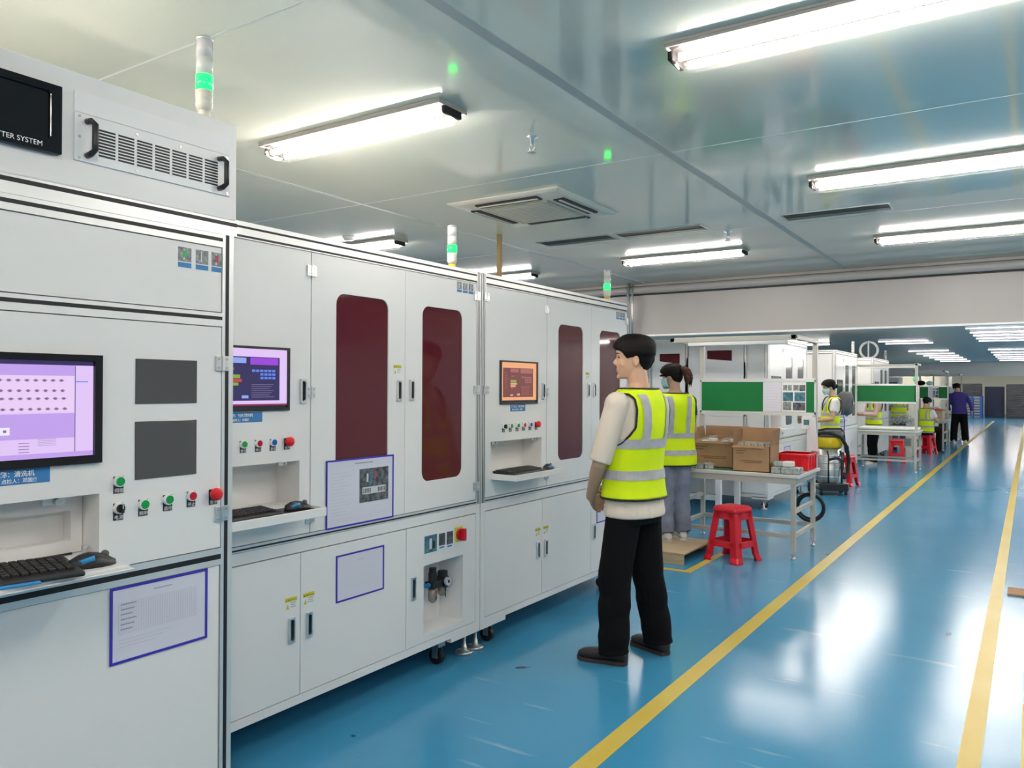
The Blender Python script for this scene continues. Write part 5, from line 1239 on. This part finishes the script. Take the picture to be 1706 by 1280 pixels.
# ------------------------------------------------------------------ red plastic stools
def make_stool():
    r = thing('stool', 'red stool', 'stool', (0, 0, 0), 0, 'red plastic stools')
    hs, hb, ht = 0.115, 0.172, 0.475
    half = lambda z: hb + (hs-hb)*z/ht
    R = []
    for q, z in ((0.128, 0.425), (0.126, 0.445), (0.121, 0.462), (0.108, 0.473), (0.085, 0.475)):
        c = []
        for (sx, sy, a0) in ((1, 1, 0), (-1, 1, 90), (-1, -1, 180), (1, -1, 270)):
            for k in range(6):
                a = radians(a0+18*k); rr = 0.03; c.append((sx*(q-rr)+rr*cos(a), sy*(q-rr)+rr*sin(a), z))
        R.append(c)
    MB().rings(R, RED).build('seat', r, local=True)
    for sx in (-1, 1):
        for sy in (-1, 1):
            b = MB(); R = []
            for z, wd in ((0.0, 0.086), (0.012, 0.078), (0.05, 0.074), (0.2, 0.070), (0.36, 0.076), (0.44, 0.090)):
                h = half(z) + (0.012 if z < 0.013 else 0); t = 0.012
                R.append([(sx*p, sy*q, z) for p, q in ((h, h-wd), (h, h-0.012), (h-0.012, h), (h-wd, h), (h-wd, h-t), (h-t-0.01, h-t-0.01), (h-t, h-wd))])
            b.rings(R, RED, smooth=False).build('leg', r, local=True, bevel=0.003)
    for k in range(4):
        rot = Matrix.Rotation(k*pi/2, 3, 'Z')
        for z0, z1 in ((0.125, 0.180), (0.365, 0.44)):
            b = MB(); h0, h1 = half(z0), half(z1)
            b.add([(-h0+0.03, -h0, z0), (h0-0.03, -h0, z0), (h0-0.03, -h0+0.012, z0), (-h0+0.03, -h0+0.012, z0), (-h1+0.03, -h1, z1), (h1-0.03, -h1, z1), (h1-0.03, -h1+0.012, z1), (-h1+0.03, -h1+0.012, z1)],
                  [(3, 2, 1, 0), (4, 5, 6, 7), (0, 1, 5, 4), (1, 2, 6, 5), (2, 3, 7, 6), (3, 0, 4, 7)], RED)
            b.xf(lambda p: rot @ p); b.build('cross_rail' if z0 < 0.2 else 'apron', r, local=True, bevel=0.004)
    MB().box((0.117, -0.02, 0.405), (0.1215, 0.0, 0.425), PHW).build('sticker', r, local=True, label='small pale square sticker')
    return r
s0 = make_stool()
place(s0, (-2.185, 6.87, 0), radians(-17.5), 'large red plastic stool in front of the workbench with cardboard boxes')
place(copy_tree(s0), (-2.43, 13.20, 0), radians(-12), 'red plastic stool behind the vacuum cleaner')
place(copy_tree(s0), (-2.30, 17.95, 0), radians(4), 'red plastic stool seen under the workbench with padded top')
place(copy_tree(s0), (-2.03, 20.85, 0), radians(-20), 'red plastic stool under the seated worker')

# ------------------------------------------------------------------ low wooden platforms
def platform(x0, x1, y0, y1, h, label):
    r = thing('wooden_platform', label, 'platform', ((x0+x1)/2, (y0+y1)/2, 0))
    MB().box((x0, y0, h-0.016), (x1, y1, h), WOOD).build('deck', r, bevel=0.002)
    for y in (y0, y1-0.018): MB().box((x0, y, 0), (x1-0.002, y+0.018, h-0.016), WOOD).build('side_board', r)
    MB().box((x0, y0+0.018, 0), (x0+0.02, y1-0.018, h-0.016), WOOD).build('side_board', r)
platform(-3.35, -2.452, 6.40, 7.13, 0.097, 'low plywood standing platform under the ponytailed woman')
platform(-2.80, -2.30, 12.36, 12.85, 0.075, 'small wooden step between the vacuum cleaner and red stool')
solo(MB().box((-0.14, 6.82, 0), (0.45, 7.06, 0.012), CARD), 'cardboard_sheet', 'brown flat cardboard sheet on the floor cut by the picture side', 'sheet')

# ------------------------------------------------------------------ vacuum cleaner
v = thing('vacuum_cleaner', 'tall vacuum cleaner with yellow top, steel tank and black hose', 'vacuum cleaner', (-2.42, 12.0, 0), radians(30))
b = MB().lathe([(0.15, 0.16), (0.155, 0.17), (0.155, 0.66)], (0, 0, 0), STEEL, n=28)
for z in (0.24, 0.34, 0.44, 0.54): b.lathe([(0.156, z), (0.159, z+0.005), (0.159, z+0.012), (0.156, z+0.017)], (0, 0, 0), CHROME, n=28)
b.build('tank', v, local=True)
MB().lathe([(0.165, 0.66), (0.185, 0.70), (0.19, 0.80), (0.175, 0.82)], (0, 0, 0), VACY, n=28).build('motor_ring', v, local=True, label='yellow motor ring')
MB().lathe([(0.195, 0.82), (0.20, 0.85), (0.19, 0.90), (0.14, 0.925), (0.0, 0.93)], (0, 0, 0), VACG, n=28).build('lid', v, local=True)
d = MB().box((-0.20, -0.22, 0.07), (0.20, 0.18, 0.11), BLACKP).box((-0.19, -0.235, 0.06), (0.19, -0.15, 0.16), BLACKP)
for sx in (-1, 1): d.box((sx*0.19-0.012, 0.12, 0.1), (sx*0.19+0.012, 0.15, 0.62), BLACKP)
d.build('dolly', v, local=True, bevel=0.004)
for sx in (-1, 1):
    MB().cyl((sx*0.20, 0.14, 0.075), (sx*0.235, 0.14, 0.075), 0.075, BLACK, n=20).build('wheel', v, local=True)
    MB().cyl((sx*0.17-0.012, -0.19, 0.03), (sx*0.17+0.012, -0.19, 0.03), 0.03, BLACK, n=14).build('wheel', v, local=True)
MB().tube([(-0.08, -0.17, 0.62), (-0.08, -0.22, 0.55), (-0.08, -0.22, 0.18)], 0.012, BLACKP).tube([(0.10, -0.17, 0.62), (0.10, -0.23, 0.55), (0.10, -0.23, 0.18)], 0.016, BLACKP).tube([(-0.08, -0.22, 0.5), (0.01, -0.25, 0.53), (0.10, -0.23, 0.5)], 0.02, BLACKP).build('wand', v, local=True)
H_ = [(-0.20, -0.06, 0.86), (-0.05, -0.20, 0.88), (0.10, -0.20, 0.82), (0.20, -0.14, 0.68), (0.25, -0.08, 0.48), (0.23, -0.08, 0.30), (0.18, -0.12, 0.24), (0.15, -0.16, 0.26)]
hp = []
for i in range(len(H_)-1):
    for k in range(5): hp.append(Vector(H_[i]).lerp(Vector(H_[i+1]), k/5))
MB().tube(hp, [0.024 + (0.003 if i % 2 else 0) for i in range(len(hp))], BLACK, n=10).build('hose', v, local=True)
MB().tube([(-0.18, -0.02, 0.90), (-0.10, -0.19, 0.94), (0.10, -0.19, 0.94), (0.19, -0.05, 0.88), (0.17, -0.18, 0.60)], 0.014, BLACKP).build('handle_bar', v, local=True)
cr_ = MB()
for i in range(3): cr_.box((0.155, -0.10, 0.36+0.09*i), (0.175, -0.02, 0.42+0.09*i), BLACKP)
cr_.build('accessory_clip', v, local=True)
# coiled black hose under the first bench's end
b = MB()
for i in range(2): b.tube([(-1.775+(0.13-0.012*i)*cos(t), 7.946+0.030*i, 0.36+(0.13-0.015*i)*sin(t)) for t in [2*pi*k/22 for k in range(22)]], 0.0145, BLACK, closed=True)
solo(b, 'coiled_hose', 'coil of black hose hanging behind the boxes bench end leg', 'hose')

# ------------------------------------------------------------------ white conveyor frame and lower gear left of the first bench
t = thing('conveyor_frame', 'white steel conveyor frame under and behind the boxes bench', 'conveyor', (-3.5, 8.9, 0))
for x in (-4.2, -3.05):
    for y in (8.95, 9.65): MB().box((x, y, 0), (x+0.06, y+0.06, 0.68), WHITE2).build('leg', t)
for y in (8.95, 9.65): MB().box((-4.25, y, 0.56), (-2.95, y+0.06, 0.70), WHITE2).build('side_beam', t, bevel=0.003)
MB().box((-4.2, 9.0, 0.64), (-3.0, 9.66, 0.665), BLACK).build('belt', t)
MB().box((-4.14, 8.97, 0.20), (-3.05, 9.01, 0.26), ALU).build('stretcher', t)
# white equipment leg and pipe between the woman and the standing man
solo(MB().cyl((-2.99, 7.62, 0.085 - 0.085), (-2.99, 7.62, 1.0), 0.012, WHITE2), 'white_pipe', 'thin white pipe standing behind the ponytailed woman', 'pipe')

# ------------------------------------------------------------------ small things on and by the far machines
gc = thing('machine_cover', 'dark grey padded hood hanging at the machine behind the masked woman', 'hood', (-2.52, 13.75, 1.08))
R = []
for z, k in ((0.0, 0.55), (0.03, 0.85), (0.12, 1.0), (0.26, 1.0), (0.34, 0.85), (0.38, 0.5)):
    R.append([(0.11*k*spow(cos(a), 0.7), 0.23*k*spow(sin(a), 0.7), z) for a in [2*pi*i/20 for i in range(20)]])
MB().rings(R, GREYCOVER).build('shell', gc, local=True)
MB().box((0.09, -0.06, 0.14), (0.118, 0.10, 0.24), BLACKP).box((0.118, -0.02, 0.18), (0.1195, 0.08, 0.20), PHW).build('pocket', gc, local=True, bevel=0.006)
MB().tube([(0.0, -0.20, 0.05), (0.03, -0.24, -0.10), (0.02, -0.22, -0.25), (-0.03, -0.2, -0.38)], 0.009, BLUECABLE).build('blue_cable', gc, local=True, label='blue hanging cable')
MB().box((-0.18, 0.0, 0.12), (-0.08, 0.1, 0.2), STEEL).build('bracket', gc, local=True)
wb = thing('storage_box', 'big brown wooden box on the bench beside the violet jacketed person', 'box', (-2.1, 22.7, 0.7478))
MB().box((-2.40, 22.32, 0.7478), (-1.83, 23.0, 0.965), WOOD).build('case', wb, bevel=0.003)
MB().box((-2.42, 22.30, 0.966), (-1.82, 23.02, 0.985), CARD).build('lid', wb, bevel=0.002)
solo(MB().box((-2.16, 22.35, 0.9855), (-1.84, 22.9, 1.005), REDC), 'red_tray', 'flat red tray on the big wooden box', 'tray', bevel=0.003)
for i, (x, y, c) in enumerate(((-2.10, 22.5, PHW), (-1.95, 22.55, PAPERW))):
    q = MB().ball((x, y, 1.045), (0.07, 0.09, 0.0395), c, n=10, m=6).xf(lambda p: Vector((p.x+0.008*sin(40*p.y), p.y, p.z)))
    solo(q, 'crumpled_bag', ('white crumpled bag on the red tray' if i == 0 else 'cream crumpled bag on the red tray, nearer the jacketed person'), 'bag')
for i, (x, y, s_, M) in enumerate(((-2.55, 19.9, 0.12, STEEL), (-2.42, 20.0, 0.10, CREAM), (-2.36, 19.85, 0.09, PURPLE))): pass
t = thing('parts_cart', 'low grey cart full of loose cables behind the second workbench', 'cart', (-2.45, 20.0, 0))
MB().box((-2.75, 19.9, 0.62), (-2.2, 20.4, 0.66), BENCH).box((-2.75, 19.9, 0.18), (-2.2, 20.4, 0.21), BENCH).build('shelf', t)
for x in (-2.74, -2.24):
    for y in (19.91, 20.36): MB().box((x, y, 0.0), (x+0.03, y+0.03, 0.85), BENCH).build('leg', t)
b = MB(); rr = random.Random(3)
for i in range(12):
    c = Vector((-2.65+rr.random()*0.35, 20.0+rr.random()*0.3, 0.70+rr.random()*0.2)); rad = 0.05+rr.random()*0.05
    b.tube([c + Vector((rad*cos(a), rad*0.5*sin(a*1.3), 0.035*sin(a*2))) for a in [2*pi*k/12 for k in range(12)]], 0.010, rr.choice((CREAM, BENCH, STEEL)), n=6, closed=True)
cb = b.build('cable_pile', t); cb['kind'] = 'stuff'
solo(MB().box((-2.72, 20.05, 0.2105), (-2.3, 20.35, 0.36), PHOTO1), 'equipment_case', 'grey equipment case on the lower shelf of the cable cart', 'case', bevel=0.01)
solo(MB().rings([[(-2.02+0.13*k*cos(a), 24.9+0.10*k*sin(a), z) for a in [2*pi*i/12 for i in range(12)]] for z, k in ((0.0, 0.9), (0.2, 1.0), (0.55, 0.9), (0.72, 0.55))], BLACKP), 'black_bin', 'black bin between the wooden box bench and the jacketed person', 'bin')
# ------------------------------------------------------------------ far end of the hall
def pallet(x0, x1, y0, y1, z, label):
    r = thing('plastic_pallet', label, 'pallet', ((x0+x1)/2, (y0+y1)/2, z), 0, 'blue plastic pallets at the far end')
    MB().box((x0, y0, z+0.11), (x1, y1, z+0.145), BLUEPAL).build('deck', r)
    for x in (x0, (x0+x1)/2-0.06, x1-0.12): MB().box((x, y0, z), (x+0.12, y1, z+0.11), BLUEPAL).build('runner', r)
ORD2 = ('lowest', 'second', 'third', 'fourth', 'fifth', 'sixth', 'seventh', 'topmost')
for i in range(8): pallet(-3.15, -2.15, 49.0, 50.0, 0.1455*i, 'blue plastic pallet, %s from the floor in the far tower of pallets' % ORD2[i] if i not in (0, 7) else 'blue plastic pallet, %s of the far tower of pallets' % ORD2[i])
solo(MB().box((-4.15, 49.3, 1.1655), (-2.2, 50.3, 1.83), WRAP), 'wrapped_load', 'black film wrapped load on top of the far blue pallets', 'load', bevel=0.03)
solo(MB().box((-2.10, 50.3, 0), (-1.18, 50.5, 1.68), NAVYDOOR), 'folded_screen', 'dark navy screen standing between the wrapped loads at the far end', 'screen', bevel=0.01)
solo(MB().box((-1.08, 49.6, 0.0), (0.6, 50.8, 1.80), WRAP), 'wrapped_load', 'tall black film wrapped load standing on the far floor', 'load', bevel=0.03)
for x, nm in ((-3.42, 'near the cream wall'), (-3.75, 'against the cream wall')):
    solo(MB().box((x, 44.6 if x > -3.5 else 44.9, 0), (x+0.16, 44.76 if x > -3.5 else 44.98, 2.3), BENCH), 'steel_post', 'grey steel post ' + nm + ' far behind the jacketed person', 'post')
solo(MB().cyl((-4.9, 44.9, 2.06), (-4.9, 44.98, 2.06), 0.12, EXITG, n=20), 'lit_sign', 'round green lit sign high on the far cream wall', 'sign')
# white cabinets and dark display beyond the second machine row
cbn = thing('far_cabinet', 'white low cabinet with dark window strip far behind the second green board', 'cabinet', (-5.6, 36, 0))
MB().box((-6.6, 36, 0), (-4.55, 37.2, 2.0), WHITE).build('case', cbn)
MB().box((-6.3, 35.985, 1.60), (-4.6, 36.0, 1.80), PHOTO2).build('window_strip', cbn)
solo(MB().rings([[(-3.15+0.16*k*cos(a), 27.6+0.12*k*sin(a), z) for a in [2*pi*i/12 for i in range(12)]] for z, k in ((1.59, 0.9), (1.66, 1.0), (1.76, 0.5))], BLKCLOTH) if False else MB().ball((-2.42, 22.86 + 0.5, 1.67), (0.11, 0.10, 0.065), BLKCLOTH), 'knit_hat', 'black hat resting atop the third green board frame', 'hat')
solo(MB().ball((-2.22, 23.36, 1.665), (0.08, 0.09, 0.06), MASK), 'sun_hat', 'pale blue hat resting atop the third green board frame', 'hat')
